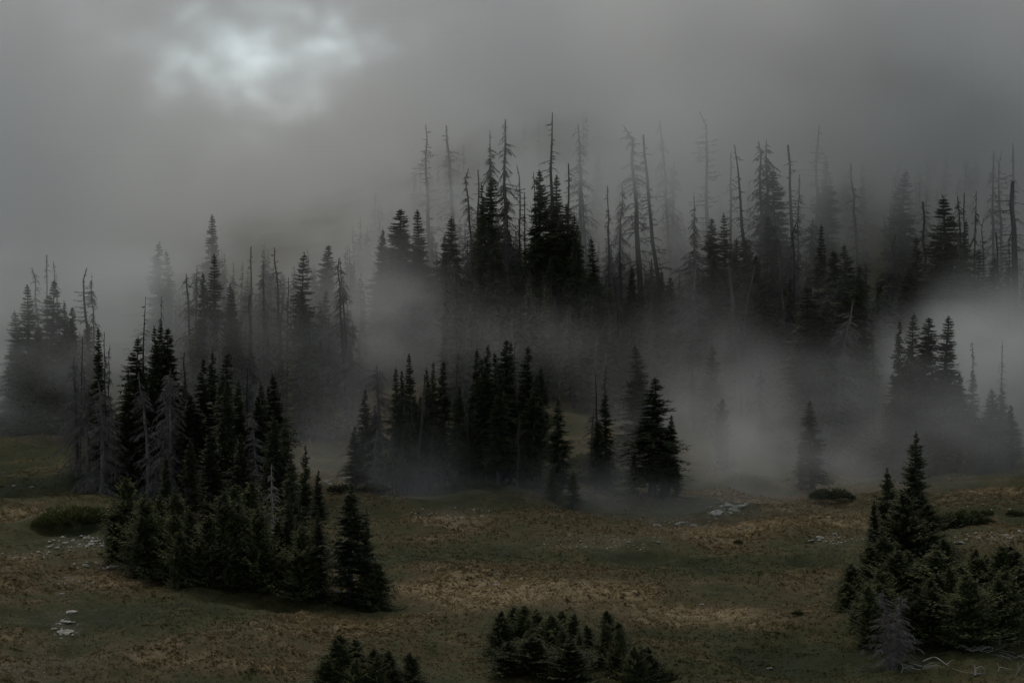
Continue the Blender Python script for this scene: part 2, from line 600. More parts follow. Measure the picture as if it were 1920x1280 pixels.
# narrow subalpine spires
for i in range(5):
    rg = np.random.default_rng(100 + i)
    H = 15.0
    C, t = trunk_line(H, rg, 0.0, wob=0.004)
    g = Geo()
    wmax = [1.65, 2.0, 1.4, 2.3, 1.8][i]
    add_live(g, C, t, H, lambda f: wmax * (1.0 - f) ** 0.9 * (0.7 + 0.3 * np.minimum(1, f * 6)) * (1 + .25 * np.sin(f * 15 + i * 2) * (1 - f * .5)) + 0.06, 340, rg, [0.06, 0.1, 0.14, 0.04, 0.2][i], 0.99, 0.55, 0.12, 0.42, gap=0.15, ragged=0.35)
    reg('spire', H, [('trunk', trunk_geo(C, t, 0.2, rg).mesh('spire_trunk', M_BARK, True)), ('crown', g.mesh('spire_crown', M_NEEDLE))])
# full cones with separate tiers
for i in range(3):
    rg = np.random.default_rng(200 + i)
    H = 9.0
    C, t = trunk_line(H, rg, 0.0, wob=0.003)
    g = Geo()
    wmax = [2.3, 2.0, 2.6][i]
    add_live(g, C, t, H, lambda f: wmax * (1.0 - f) ** 0.95 * (1 + .15 * np.sin(f * 38)) + 0.05, 290, rg, 0.03, 0.985, 0.30, 0.22, 0.30, gap=0.22, ragged=0.30)
    reg('cone', H, [('trunk', trunk_geo(C, t, 0.17, rg).mesh('cone_trunk', M_BARK, True)), ('crown', g.mesh('cone_crown', M_NEEDLE))])
# young bushy spruces, dense to the ground
for i in range(4):
    rg = np.random.default_rng(300 + i)
    H = 5.0
    C, t = trunk_line(H, rg, 0.0, wob=0.006)
    g = Geo()
    wmax = [2.2, 2.6, 1.9, 2.4][i]
    add_live(g, C, t, H, lambda f: wmax * (1.0 - f) ** 0.85 * (0.85 + 0.15 * np.minimum(1, f * 3)) * (1 + .22 * np.sin(f * 13 + i)) + 0.05, 430, rg, 0.02, 0.98, -0.05, 0.3, 0.21, gap=0.35, ragged=0.5)
    reg('young', H, [('trunk', trunk_geo(C, t, 0.09, rg).mesh('young_trunk', M_BARK, True)), ('crown', g.mesh('young_crown', M_YOUNG))])
# bare snags
for i in range(5):
    rg = np.random.default_rng(400 + i)
    H = 18.0
    C, t = trunk_line(H, rg, [0.05, -0.04, 0.02, -0.07, 0.0][i], k=11, wob=0.007)
    if i in (0, 3):                                   # top bent over or broken sideways
        C[-1, 0] -= [0.55, 0, 0, -0.5][i]
        C[-1, 2] -= 0.5
    g = Geo()
    add_dead(g, C, t, H, [150, 90, 170, 110, 120][i], rg, 0.25, 0.985, lambda f: 0.45 + 1.35 * (1 - f) ** 0.8 * np.minimum(1, 0.4 + f * 3), [0.75, 0.35, 0.95, 0.15, 0.55][i], 11, 0.05)
    reg('snag', H, [('trunk', trunk_geo(C, t, 0.23, rg, top=[0.2, 0.36, 0.2, 0.16, 0.32][i]).mesh('snag_trunk', M_SNAG, True)), ('crown', g.mesh('snag_branches', M_SNAG))])
# grey dead spruces that keep a drooping skirt of twigs
for i in range(4):
    rg = np.random.default_rng(500 + i)
    H = 14.0
    C, t = trunk_line(H, rg, [0.02, -0.02, 0.0, 0.03][i], wob=0.006)
    g = Geo()
    add_dead(g, C, t, H, [190, 230, 170, 210][i], rg, 0.08, 0.985, lambda f: 0.2 + [1.7, 2.0, 1.4, 1.8][i] * (1 - f) ** 0.7, 1.0, 36, 0.028)
    reg('grey', H, [('trunk', trunk_geo(C, t, 0.2, rg, top=0.08).mesh('grey_trunk', M_DEAD, True)), ('crown', g.mesh('grey_branches', M_DEAD))])
# living below, dead spike above
for i in range(3):
    rg = np.random.default_rng(600 + i)
    H = 18.0
    C, t = trunk_line(H, rg, [0.02, -0.03, 0.0][i], wob=0.005)
    zt = [0.62, 0.55, 0.75][i]
    g = Geo()
    add_live(g, C, t, H, lambda f: 1.8 * (1.05 - f) ** 0.8 + 0.12, 280, rg, 0.06, zt, 0.6, 0.1, 0.42, gap=0.2, ragged=0.4)
    g2 = Geo()
    add_dead(g2, C, t, H, 65, rg, zt - 0.12, 0.985, lambda f: 0.3 + 0.8 * (1 - f), 0.6, 9, 0.045)
    reg('spiketop', H, [('trunk', trunk_geo(C, t, 0.22, rg, top=0.1).mesh('spiketop_trunk', M_BARK, True)), ('crown', g.mesh('spiketop_crown', M_NEEDLE)), ('dead_branches', g2.mesh('spiketop_branches', M_SNAG))])
# low juniper and willow cushions
for i, (kind, m_) in enumerate([('juniper', M_YOUNG), ('juniper', M_YOUNG), ('willow', M_WILLOW), ('willow', M_WILLOW)]):
    rg = np.random.default_rng(700 + i)
    H = 1.2
    n = 1500
    a = rg.uniform(0, 6.28, n)
    rr = np.sqrt(rg.uniform(0, 1, n)) * 1.3
    dome = np.sqrt(np.maximum(0, 1 - (rr / 1.4) ** 2)) * (0.75 + 0.3 * np.sin(a * 3 + i))
    z = rg.uniform(0.1, 1, n) ** 0.5 * dome * H * 0.85
    P = np.stack([rr * np.cos(a), rr * np.sin(a), z], 1)
    D = P * np.array([0.7, 0.7, 0.5]) + np.array([0, 0, 0.75]) + rg.normal(0, 0.3, (n, 3))
    g = Geo()
    l = rg.uniform(0.12, 0.32, n)
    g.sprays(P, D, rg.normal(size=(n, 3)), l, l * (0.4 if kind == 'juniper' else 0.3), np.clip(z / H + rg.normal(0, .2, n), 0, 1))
    st = Geo()
    k = 14
    az = rg.uniform(0, 6.28, k)
    rad = rg.uniform(0.3, 0.9, k)
    u = np.linspace(0, 1, 4)
    Cs = np.stack([np.cos(az)[:, None] * rad[:, None] * u, np.sin(az)[:, None] * rad[:, None] * u, np.tile(u ** 0.8 * 0.85 - 0.1, (k, 1))], -1)
    st.tubes(Cs, np.tile(0.025 * (1 - 0.7 * u), (k, 1)), 3, rg.uniform(0, 1, k))
    reg(kind, H, [('stem', st.mesh(kind + '_stem', M_BARK)), ('foliage', g.mesh(kind + '_foliage', m_))])

TYPES = {'s': ('spire', 'spruce_tree', 'spruce tree'), 'c': ('cone', 'spruce_tree', 'spruce tree'), 'y': ('young', 'young_spruce', 'young spruce'),
         'd': ('snag', 'dead_tree', 'dead tree'), 'g': ('grey', 'dead_spruce', 'dead tree'), 'm': ('spiketop', 'dying_spruce', 'dying tree'),
         'j': ('juniper', 'juniper_shrub', 'shrub'), 'w': ('willow', 'willow_shrub', 'shrub')}
N_MADE = {}


def plant(p, h, ty, label, group=None, wid=1.0, lean=0.0, var=None, rot=None):
    """One tree or shrub standing at ground point p, h metres tall: an Empty with its trunk and crown."""
    kind, name, cat = TYPES[ty]
    vs = LIB[kind]
    k = N_MADE[kind] = N_MADE.get(kind, -1) + 1
    H, parts = vs[(k if var is None else var) % len(vs)]
    root = bpy.data.objects.new(name, None)
    COL.objects.link(root)
    root.empty_display_size = 0.5
    s = h / H
    root.location = p
    rz = rot if rot is not None else random.uniform(0, 6.28)
    root.rotation_euler = (Matrix.Rotation(R(lean), 3, 'Y') @ Matrix.Rotation(rz, 3, 'Z')).to_euler()
    q = random.uniform(.86, 1.16)
    root.scale = (s * wid * q, s * wid / q, s)
    root['label'] = label
    root['category'] = cat
    if group:
        root['group'] = group
    for pn, me in parts:
        o = bpy.data.objects.new(pn, me)
        COL.objects.link(o)
        o.parent = root
        if pn == 'dead_branches':
            o['kind'] = 'stuff'
    return root


def tree(px, top, Y, ty, label, group=None, wid=1.0, lean=0.0, var=None, rot=None):
    """A tree in picture column px at depth Y whose tip reaches picture row top."""
    g_ = ground_at(px, Y)
    h = at(px, top, Y).z - g_.z
    if h < 0.5:
        print('SHORT', px, top, Y, h)
        h = 0.5
    if lean:                                          # keep the tip over column px
        g_.x -= math.sin(R(lean)) * h
        g_.z = float(ground_z(g_.x, Y)[0])
    return plant(g_, h, ty, label, group, wid, lean, var, rot)


# ------------------------------------------------------------------ trees one can point to: tip column, tip row, depth, type, label, width, lean
G_FL = 'trees of the foggy stand at the far left edge'
G_LC = 'trees of the dark clump left of the meadow'
G_LH = 'foggy trees on the slope behind the left clump'
G_LF = 'young spruces of the low clump at the lower left'
G_CC = 'trees of the clump behind the middle of the meadow'
G_CH = 'trees on the foggy central hill'
G_RH = 'trees on the foggy hill to the right'
G_RM = 'spruces in the bright fog pocket at the right'
G_RF = 'trees of the dark thicket at the lower right'
G_BF = 'young spruces at the bottom edge of the picture'

for a in [
    # far left stand, in fog
    (50, 535, 338, 's', 'fog-veiled spire spruce that outlines the outer left side of the far-left stand', G_FL, 1.25, 1),
    (97, 525, 342, 's', 'tall dim spruce in the middle of the far-left stand with a thin pointed tip', G_FL, 1.2, 0),
    (118, 566, 337, 's', 'shorter dim spruce touching the right side of the tall pointed one in the far-left stand', G_FL, 1.1, 0),
    (32, 585, 341, 's', 'low foggy spruce forming the lowest outer flank of the far-left stand', G_FL, 1.3, 0),
    (137, 574, 340, 's', 'slim foggy spruce at the right end of the far-left stand below the forked snag', G_FL, 1.0, 0),
    (76, 610, 336, 'y', 'broad bushy spruce low in the far-left stand with bluish mist on it', G_FL, 1.1, 0),
    (58, 494, 350, 'd', 'thin bare snag leaning left out of the top of the far-left stand', G_FL, .8, -4),
    (90, 478, 358, 'd', 'pale straight snag that is the highest tip of the far-left stand', G_FL, .8, 0),
    (106, 490, 352, 'd', 'slanting bare snag just right of the highest tip of the far-left stand', G_FL, .7, -3),
    (165, 494, 344, 'd', 'thick dead snag with a curved side limb on the right of the far-left stand', G_FL, 1.2, -1),
    (178, 512, 349, 'g', 'grey twiggy dead spruce pressed against the thick curved-limb snag at the left', G_FL, .8, 0),
    # left clump, clear of the fog
    (182, 615, 283, 's', 'dark live spire above the grey dead trees at the end of the left clump', G_LC, .8, 0),
    (197, 622, 281, 'd', 'thin bare pole beside the dark live spire in the left clump', G_LC, .5, 0),
    (207, 640, 282, 'd', 'second thin pole right of the dark live spire, at the edge of the misty gap', G_LC, .5, 1),
    (149, 628, 286, 'd', 'thin pale pole standing at the outer left of the left clump', G_LC, .5, 0),
    (140, 668, 284, 'g', 'grey dead spruce that forms the outer left edge of the left clump', G_LC, .9, -1),
    (163, 690, 280, 'g', 'grey drooping dead spruce below the dark live spire on its left', G_LC, 1.0, 0),
    (190, 715, 275, 'g', 'pale purple-grey dead spruce with a dense twig skirt in front of the left clump', G_LC, 1.15, 0),
    (213, 735, 278, 'g', 'grey dead spruce at the right side of the pale skirted dead tree', G_LC, .9, 1),
    (270, 556, 282, 'm', 'spruce with a long thin dead spike, tallest of the left clump', G_LC, .95, 0),
    (302, 556, 284, 'd', 'thin bare spike standing right of the tallest spruce of the left clump', G_LC, .45, 0),
    (254, 632, 280, 's', 'dark conical spruce on the left flank of the tallest spike-topped one', G_LC, 1.35, 0),
    (286, 613, 279, 's', 'narrow dark spruce directly right of the spike-topped tree, first of a close pair', G_LC, .8, 0),
    (296, 611, 281, 's', 'narrow dark spruce second of the close pair beside the bare spike', G_LC, .8, 0),
    (320, 617, 280, 's', 'pointed dark spruce at the right shoulder of the spike-topped group', G_LC, 1.0, 0),
    (240, 700, 277, 's', 'lower dark spruce at the left foot of the spike-topped group beside the gap', G_LC, 1.3, 0),
    (350, 650, 283, 'd', 'pale twisted snag with crooked bright limbs right of the spike-topped group', G_LC, 1.1, 2),
    (312, 690, 274, 'g', 'grey dead spruce with bright bent limbs in front of the pointed dark spruce', G_LC, 1.0, 0),
    (277, 700, 275, 'g', 'grey twiggy dead spruce in front of the spike-topped spruce', G_LC, 1.1, 0),
    (378, 672, 281, 's', 'short dark spire standing alone between twisted snag and twin spires', G_LC, .9, 0),
    (402, 660, 282, 's', 'dark spire with blunt tip, left one of the twin spires in the left clump', G_LC, 1.3, 0),
    (420, 660, 283, 's', 'dark spire, right one of the twin spires in the left clump', G_LC, 1.3, 0),
    (362, 740, 272, 's', 'nearly black spruce deep in the shade below the twin spires, on their left', G_LC, 1.6, 0),
    (440, 730, 274, 's', 'nearly black spruce deep in the shade below the twin spires, on their right', G_LC, 1.7, 0),
    (472, 655, 290, 'g', 'pale grey dead spruce in thin mist right of the twin spires', G_LC, .9, 0),
    (462, 690, 286, 'd', 'bare pale trunk in front of the misty grey dead spruce', G_LC, .8, 0),
    (525, 690, 284, 'g', 'grey dead spruce with two bright hanging limbs at the right end of the left clump', G_LC, 1.2, 0),
    (488, 720, 276, 's', 'dark spruce filling the gap under the pale dead trees of the left clump', G_LC, 1.4, 0),
    (395, 800, 262, 'c', 'black rounded spruce in deep shade behind the low clump', G_LC, 1.2, 0),
    (450, 810, 258, 'c', 'black broad spruce in deep shade left of the yellow-tipped pair', G_LC, 1.2, 0),
    (356, 820, 256, 'c', 'dark olive spruce rising behind the low clump at its left half', G_LC, .85, 0),
    (310, 850, 260, 'c', 'dark spruce hidden in shade behind the left half of the low clump', G_LC, .9, 0),
    # the slope behind
    (303, 455, 392, 's', 'faint tall spruce standing alone in fog above the misty gap on the left', G_LH, 1.25, 0),
    (316, 470, 394, 's', 'faint spruce half merged with the lone tall one above the misty gap', G_LH, 1.0, 0),
    (355, 506, 356, 'd', 'forked bare snag at the left end of the slope behind the left clump', G_LH, 1.1, -2),
    (366, 498, 357, 'g', 'dim dead spruce right behind the forked bare snag on the left slope', G_LH, .9, 0),
    (380, 512, 352, 's', 'dim narrow spruce between the forked snag and the dense teal spire', G_LH, 1.0, 0),
    (402, 478, 350, 's', 'dense teal-dark spire with a sharp tip on the left slope', G_LH, 1.25, 0),
    (430, 535, 346, 's', 'dim spruce low beside the dense teal spire on its right', G_LH, 1.1, 0),
    (440, 545, 345, 's', 'small dim spruce close beside another low one right of the teal spire', G_LH, .9, 0),
    (475, 462, 366, 'd', 'faint thin snag between the teal spire and the crooked snag', G_LH, .8, 0),
    (498, 488, 352, 'd', 'thin bare snag left of the tall crooked snag on the left slope', G_LH, .7, 1),
    (520, 456, 350, 'd', 'tall crooked bare snag left of the sharp dark spruce on the slope', G_LH, 1.0, -2),
    (537, 520, 348, 'd', 'short bare pole between the crooked snag and the sharp dark spruce', G_LH, .6, 0),
    (563, 473, 344, 's', 'sharp dark spruce with open tiers, clearest tree on the left slope', G_LH, 1.15, 0),
    (610, 457, 380, 's', 'pale dim spruce tip in fog right of the sharp dark spruce', G_LH, 1.2, 0),
    (640, 474, 352, 'd', 'bare snag with short stubs at the right end of the left slope', G_LH, 1.0, -2),
    (650, 482, 354, 'g', 'dark twiggy dead spruce behind the stubby snag at the right end of the left slope', G_LH, 1.1, 0),
    (604, 560, 346, 'g', 'misty dead spruce below the pale dim spruce tip', G_LH, 1.2, 0),
    (455, 545, 350, 'g', 'dim twiggy dead tree beneath the faint thin snag', G_LH, 1.1, 0),
    (500, 565, 342, 'g', 'dark grey dead spruce beneath the thin snags on the left slope', G_LH, 1.3, 0),
    (395, 590, 338, 'g', 'grey twiggy tree below the teal spire, behind the left clump', G_LH, 1.2, 0),
    (580, 600, 336, 'g', 'dim grey dead spruce below the sharp dark spruce', G_LH, 1.3, 0),
    (655, 600, 338, 'g', 'dark grey dead spruce at the edge of the bluish mist pool', G_LH, 1.3, 0),
    (395, 405, 430, 's', 'barely visible spruce dissolving in the cloud above the left slope', G_LH, 1.3, 0),
    # low clump, lower left
    (232, 892, 226, 'y', 'dark bushy young spruce at the outer left end of the low clump', G_LF, 1.25, 0),
    (212, 935, 222, 'y', 'small dark spruce at the left foot of the low clump beside the pale stones', G_LF, 1.1, 0),
    (272, 922, 217, 'y', 'bushy young spruce with yellowish tips, second from the left in the low clump', G_LF, 1.3, 0),
    (300, 924, 219, 'y', 'young spruce with twin olive tops in the left half of the low clump', G_LF, 1.1, 0),
    (326, 922, 217, 'y', 'young spruce with olive top right of the twin-topped one', G_LF, 1.2, 0),
    (352, 955, 213, 'y', 'short dark spruce in the dip of the low clump', G_LF, 1.2, 0),
    (416, 922, 213, 'y', 'young spruce with light olive tip left of the three crowded tips', G_LF, 1.3, 0),
    (442, 905, 215, 'y', 'tallest of the three crowded olive tips in the low clump', G_LF, 1.1, 0),
    (468, 902, 217, 'y', 'young spruce on the right of the three crowded olive tips', G_LF, 1.2, 0),
    (388, 965, 211, 'y', 'low dark spruce at the front of the low clump', G_LF, 1.4, 0),
    (485, 950, 212, 'y', 'dark young spruce in front of the thin white dead tree', G_LF, 1.3, 0),
    (540, 925, 214, 'c', 'dark spruce right of the thin white dead tree', G_LF, .95, 0),
    (595, 958, 212, 'c', 'small dark spruce with ragged tiers left of the large lone pointed one', G_LF, .8, 0),
    (655, 904, 211, 'c', 'large pointed dark spruce at the right end of the low clump', G_LF, 1.6, 0),
    (686, 950, 212.5, 'c', 'smaller dark spruce leaning on the right side of the large pointed one', G_LF, .8, 0),
    (705, 1055, 210, 'y', 'knee-high spruce at the right foot of the large pointed one', G_LF, 1.9, 0),
    (513, 772, 246, 'c', 'tall spruce with yellow-green lit tips, left of the yellow-tipped pair', G_LF, .75, 0),
    (533, 778, 247, 'c', 'tall spruce with yellow-green lit tips, right of the yellow-tipped pair', G_LF, .7, 0),
    (571, 832, 243, 'c', 'dark spruce standing right of the yellow-tipped pair', G_LF, .75, 0),
    (595, 880, 240, 'c', 'broad dark spruce at the right flank behind the low clump', G_LF, .8, 0),
    (545, 850, 238, 'c', 'dark spruce filling the middle of the low clump behind the white dead tree', G_LF, .9, 0),
    (560, 985, 211, 'y', 'low dark spruce between two ragged dark ones in the low clump', G_LF, 1.3, 0),
    # centre clump
    (683, 728, 302, 's', 'dark slender spruce at the outer left of the centre clump', G_CC, 1.0, 0),
    (668, 800, 299, 's', 'olive low spruce at the left foot of the centre clump', G_CC, 1.6, 0),
    (712, 684, 303, 'g', 'tall grey dead spruce with a rounded twig crown at the left of the centre clump', G_CC, 1.3, 0),
    (741, 690, 301, 's', 'dark narrow spruce between two grey dead trees in the centre clump', G_CC, .85, 0),
    (753, 694, 303, 's', 'thin dark spruce close by the light-tipped one, on its left', G_CC, .7, 0),
    (768, 664, 300, 's', 'spruce with a bright greenish dense tip in the left half of the centre clump', G_CC, .85, 0),
    (765, 760, 297, 'g', 'pale twiggy dead spruce in front of the bright-tipped spruce', G_CC, .8, 0),
    (787, 700, 299, 'd', 'pale dead tree with tangled curled branches beside the bright-tipped spruce', G_CC, 1.2, 2),
    (800, 692, 302, 's', 'dark spruce behind the pale tangled dead tree', G_CC, .8, 0),
    (812, 677, 300, 's', 'slim dark spire, left of the matched pair in the centre clump', G_CC, .9, 0),
    (828, 676, 301, 's', 'slim dark spire, right of the matched pair in the centre clump', G_CC, .9, 0),
    (853, 660, 309, 'd', 'pale thin dead pole in the notch of the centre clump', G_CC, .7, 0),
    (868, 670, 311, 'g', 'dim dead spruce in mist behind the notch of the centre clump', G_CC, .7, 0),
    (858, 723, 298, 's', 'dark spruce with a small pointed head standing in the notch of the centre clump', G_CC, 1.15, 0),
    (890, 655, 302, 's', 'dark spire at the left shoulder of the high group in the centre clump', G_CC, .95, 0),
    (905, 672, 299, 's', 'dark spruce between shoulder and peak of the high group', G_CC, 1.0, 0),
    (919, 648, 301, 's', 'dark spire left of the peak in the high group of the centre clump', G_CC, 1.05, 0),
    (932, 660, 303, 's', 'thin dark spire squeezed under the peak of the high group', G_CC, .8, 0),
    (944, 638, 300, 's', 'highest dark spruce of the centre clump', G_CC, 1.1, 0),
    (957, 643, 302, 's', 'dark spruce touching the highest one on its right', G_CC, 1.0, 0),
    (971, 632, 301, 'd', 'pale dead tip sticking out beside the highest spruces of the centre clump', G_CC, .6, 0),
    (986, 650, 303, 's', 'dark spruce at the right shoulder of the high group', G_CC, 1.1, 0),
    (930, 720, 296, 's', 'nearly black spruce in front of the high group', G_CC, 1.5, 0),
    (1003, 700, 298, 's', 'dark spruce with pointed tip at the right side of the centre clump', G_CC, 1.1, 0),
    (1016, 690, 302, 's', 'thin ragged spruce just outside the right end of the centre clump', G_CC, .9, 0),
    (1049, 748, 288, 's', 'dark spreading spruce standing forward at the right end of the centre clump', G_CC, 1.5, 0),
    (1036, 870, 285, 'c', 'broad low spruce at the foot of the spreading one', G_CC, 1.25, 0),
    (1075, 880, 284, 'c', 'low dark spruce on the right skirt of the spreading one', G_CC, 1.2, 0),
    (735, 765, 296, 'd', 'pale slender dead trunk below the dark narrow spruce of the centre clump', G_CC, .6, 0),
    (812, 790, 296, 'd', 'leaning pale dead trunk at the foot of the matched spires', G_CC, .6, 5),
    (880, 740, 297, 'd', 'grey dead trunk lit along its edge right of the notch spruce', G_CC, .7, 0),
    (972, 770, 294, 'd', 'tall grey dead trunk in front of the right half of the centre clump', G_CC, .8, 1),
    (700, 800, 297, 'g', 'grey skirted dead spruce low at the left of the centre clump', G_CC, 1.2, 0),
    (1122, 688, 300, 'm', 'spike-topped dead spruce with dark skirt, left of the two bare spikes', G_CC, 1.1, 0),
    (1137, 682, 302, 'm', 'spike-topped dead spruce with dark skirt, right of the two bare spikes', G_CC, 1.0, 0),
    (1108, 770, 304, 'g', 'thin-branched dead spruce at the left of the two bare spikes', G_CC, 1.2, 0),
    # right of centre
    (1222, 708, 297, 's', 'big dark full spruce right of the centre clump at the edge of the mist', G_CC, 1.95, 0),
    (1258, 778, 296, 's', 'smaller dark spruce on the right of the big full one', G_CC, 1.5, 1),
    (1190, 850, 296, 'c', 'dark low spruce at the left foot of the big full one', G_CC, 1.2, 0),
    (1243, 880, 293, 'c', 'low misty spruce at the front foot of the big full one', G_CC, 1.3, 0),
    (1270, 870, 297, 'c', 'low spruce with drooping skirt beneath the smaller dark one', G_CC, 1.1, 0),
    (1197, 650, 330, 's', 'dim misty spruce behind the big full one', G_CC, 1.5, 0),
    # centre hill
    (755, 392, 388, 's', 'dim spruce, left of two rounded tips on the left shoulder of the central hill', G_CH, 1.5, 0),
    (786, 397, 390, 's', 'dim spruce, right of two rounded tips on the left shoulder of the central hill', G_CH, 1.4, 0),
    (716, 428, 392, 's', 'thin dim spruce at the left end of the central hill', G_CH, .8, 0),
    (792, 228, 440, 'd', 'faint tall snag leaning left, first from the left above the central hill', G_CH, 1.1, -3),
    (838, 240, 446, 'd', 'faint tall snag leaning left, second from the left above the central hill', G_CH, 1.1, -4),
    (873, 310, 408, 'd', 'bent dim snag with drooping head left of the twin bare snags', G_CH, 1.0, -5),
    (888, 318, 412, 'd', 'dim thin snag between the drooping-headed one and the twin bare snags', G_CH, .9, -2),
    (924, 244, 398, 'g', 'bare snag with hanging branches, left of the twin bare snags', G_CH, .8, 0),
    (931, 228, 400, 'd', 'tall bare snag leaning left, right of the twin bare snags', G_CH, 1.1, -4),
    (900, 345, 390, 's', 'dark spruce at the foot of the twin bare snags on their left', G_CH, .9, 0),
    (915, 335, 393, 's', 'dark spruce between the twin bare snags', G_CH, 1.0, 0),
    (952, 340, 392, 'g', 'dark twiggy dead tree below the twin bare snags', G_CH, 1.2, 0),
    (968, 296, 402, 'd', 'thin bare snag right of the twin bare snags', G_CH, .8, -2),
    (985, 360, 390, 'd', 'short bare pole standing in a row of poles left of the clear spire', G_CH, .6, 0),
    (996, 312, 394, 'd', 'thin leaning pole touching the clear spire', G_CH, .6, -4),
    (1010, 317, 388, 's', 'clear dark spire with a knobbly tip on the central hill', G_CH, 1.0, 0),
    (1027, 205, 396, 'm', 'tallest snag of the hill with a forked head and dark needled base', G_CH, 1.2, -3),
    (1042, 330, 390, 's', 'dark spruce clinging to the trunk of the tallest snag', G_CH, 1.0, 0),
    (1058, 385, 386, 's', 'dark spruce with layered boughs right of the tallest snag', G_CH, 1.4, 0),
    (1070, 420, 384, 's', 'dark broad spruce at the right edge of the layered boughs', G_CH, 1.5, 0),
    (1060, 305, 402, 'd', 'dim snag just behind the tallest snag on its right', G_CH, .9, -1),
    (1092, 232, 428, 'd', 'faint snag with a dark shaft right of the tallest snag', G_CH, 1.2, 0),
    (1083, 240, 430, 'd', 'faint slanting snag crossing the dark shaft right of the tallest snag', G_CH, .8, -4),
    (1113, 446, 386, 's', 'small dim spruce with a pointed tip right of the layered boughs', G_CH, .9, 0),
    (1143, 348, 408, 'd', 'bare pole in fog, left of two upright poles', G_CH, .7, 0),
    (1160, 345, 410, 'g', 'foggy dead spruce, right of two upright poles', G_CH, .9, 0),
    (1178, 215, 418, 'd', 'tall dead snag with a curled tip and hanging branches, left of the leaning pair', G_CH, 1.4, -4),
    (1212, 246, 416, 'd', 'tall dead snag with a bowed tip, right of the leaning pair', G_CH, 1.0, -5),
    (1248, 225, 448, 'd', 'very faint snag behind the leaning pair', G_CH, 1.0, -2),
    (1260, 300, 452, 'g', 'very faint dead spruce behind the leaning pair', G_CH, .9, 0),
    # right hill
    (1304, 192, 436, 'd', 'highest faint snag on the right, bowing to the left in the cloud', G_RH, 1.1, -5),
    (1298, 360, 396, 'g', 'dark dead spruce with tufted branches left of the blunt pair', G_RH, .8, -1),
    (1340, 410, 392, 's', 'blunt dark spruce, left of the blunt pair', G_RH, 1.0, 0),
    (1353, 400, 393, 's', 'blunt dark spruce, right of the blunt pair', G_RH, .9, 0),
    (1389, 270, 406, 'm', 'bare-topped spruce whose branches all reach left, with a dark base', G_RH, 1.1, -3),
    (1366, 285, 436, 'd', 'very faint snag left of the bare-topped spruce', G_RH, .8, -1),
    (1415, 250, 418, 'd', 'dim snag right of the bare-topped spruce', G_RH, 1.2, -2),
    (1436, 256, 420, 'g', 'dim shaggy dead spruce right of the bare-topped one', G_RH, 1.2, -3),
    (1465, 268, 422, 'd', 'thin dim snag leaning left beyond the shaggy dead spruce', G_RH, .9, -4),
    (1455, 320, 424, 's', 'faint dark spruce between shaggy dead spruce and thin leaning snag', G_RH, 1.1, 0),
    (1488, 326, 424, 'd', 'thin faint snag further right of the shaggy dead spruce', G_RH, .8, -2),
    (1532, 225, 448, 'd', 'ghostly tall snag alone in the cloud on the right', G_RH, 1.1, 0),
    (1545, 300, 446, 's', 'ghostly spruce at the foot of the tall snag alone in the cloud', G_RH, 1.4, 0),
    (1600, 305, 440, 'd', 'ghostly leaning snag right of the tall one alone in the cloud', G_RH, 1.0, -3),
    (1690, 320, 446, 's', 'ghostly spruce far up the right hill', G_RH, 1.3, 0),
    (1456, 402, 382, 'g', 'dark dead spruce with drooping branches, left of a clear leaning pair', G_RH, .8, -4),
    (1487, 402, 383, 'd', 'dark bare snag, right of a clear leaning pair', G_RH, .9, -2),
    (1512, 470, 380, 'g', 'brownish dead spruce right of the clear leaning pair', G_RH, .9, 0),
    (1563, 468, 362, 's', 'sharp dark spruce standing out in the middle of the right hill', G_RH, 1.4, 0),
    (1505, 530, 352, 's', 'broad brown-green spruce left of the sharp dark one', G_RH, 1.7, 0),
    (1580, 520, 358, 's', 'dark spruce in the shadow of the sharp one', G_RH, 1.4, 0),
    (1612, 498, 360, 's', 'dim narrow spruce right of the sharp dark one', G_RH, 1.0, 0),
    (1640, 540, 360, 'g', 'dim dead tree at the edge of the bright fog pocket', G_RH, 1.1, 0),
    (1545, 560, 350, 's', 'dark low spruce at the foot of the sharp one', G_RH, 1.5, 0),
    (1378, 500, 366, 'd', 'contorted dead tree with spreading crooked limbs amid blue mist', G_RH, 1.8, -4),
    (1396, 500, 367, 'd', 'crooked dead stem twined with the contorted one amid blue mist', G_RH, 1.6, 3),
    (1420, 478, 378, 's', 'dim blue-green spruce behind the contorted dead tree', G_RH, 1.3, 0),
    (1330, 480, 372, 's', 'dim blue-green spruce below the blunt pair', G_RH, 1.5, 0),
    (1685, 430, 388, 'd', 'thin bare snag with a kinked tip left of the far pointed spruce', G_RH, .8, -3),
    (1722, 372, 398, 'd', 'snag with its head broken over to the left', G_RH, 1.1, -4),
    (1773, 373, 392, 's', 'dim pointed spruce with twin tips on the right hill', G_RH, 1.6, 0),
    (1812, 415, 390, 's', 'slender dim spruce right of the twin-tipped one', G_RH, .9, 0),
    (1800, 358, 400, 'd', 'thin dark pole, first of three right of the twin-tipped spruce', G_RH, .8, -2),
    (1814, 362, 401, 'd', 'thin dark pole, second of three right of the twin-tipped spruce', G_RH, .6, 0),
    (1826, 358, 402, 'd', 'thin dark pole, third of three right of the twin-tipped spruce', G_RH, .6, 0),
    (1848, 400, 404, 'd', 'faint blue-grey pole beyond the three dark poles', G_RH, .6, 0),
    (1866, 432, 384, 'd', 'clear dark snag leaning left near the right edge', G_RH, 1.0, -4),
    (1893, 420, 392, 'd', 'dim snag between the leaning one and the picture edge', G_RH, .8, 0),
    (1919, 340, 386, 'd', 'dead tree with spidery limbs cut off by the right edge', G_RH, 1.7, 0),
    (1856, 280, 440, 'd', 'ghostly snag, first of three in pale cloud at the upper right', G_RH, .9, -1),
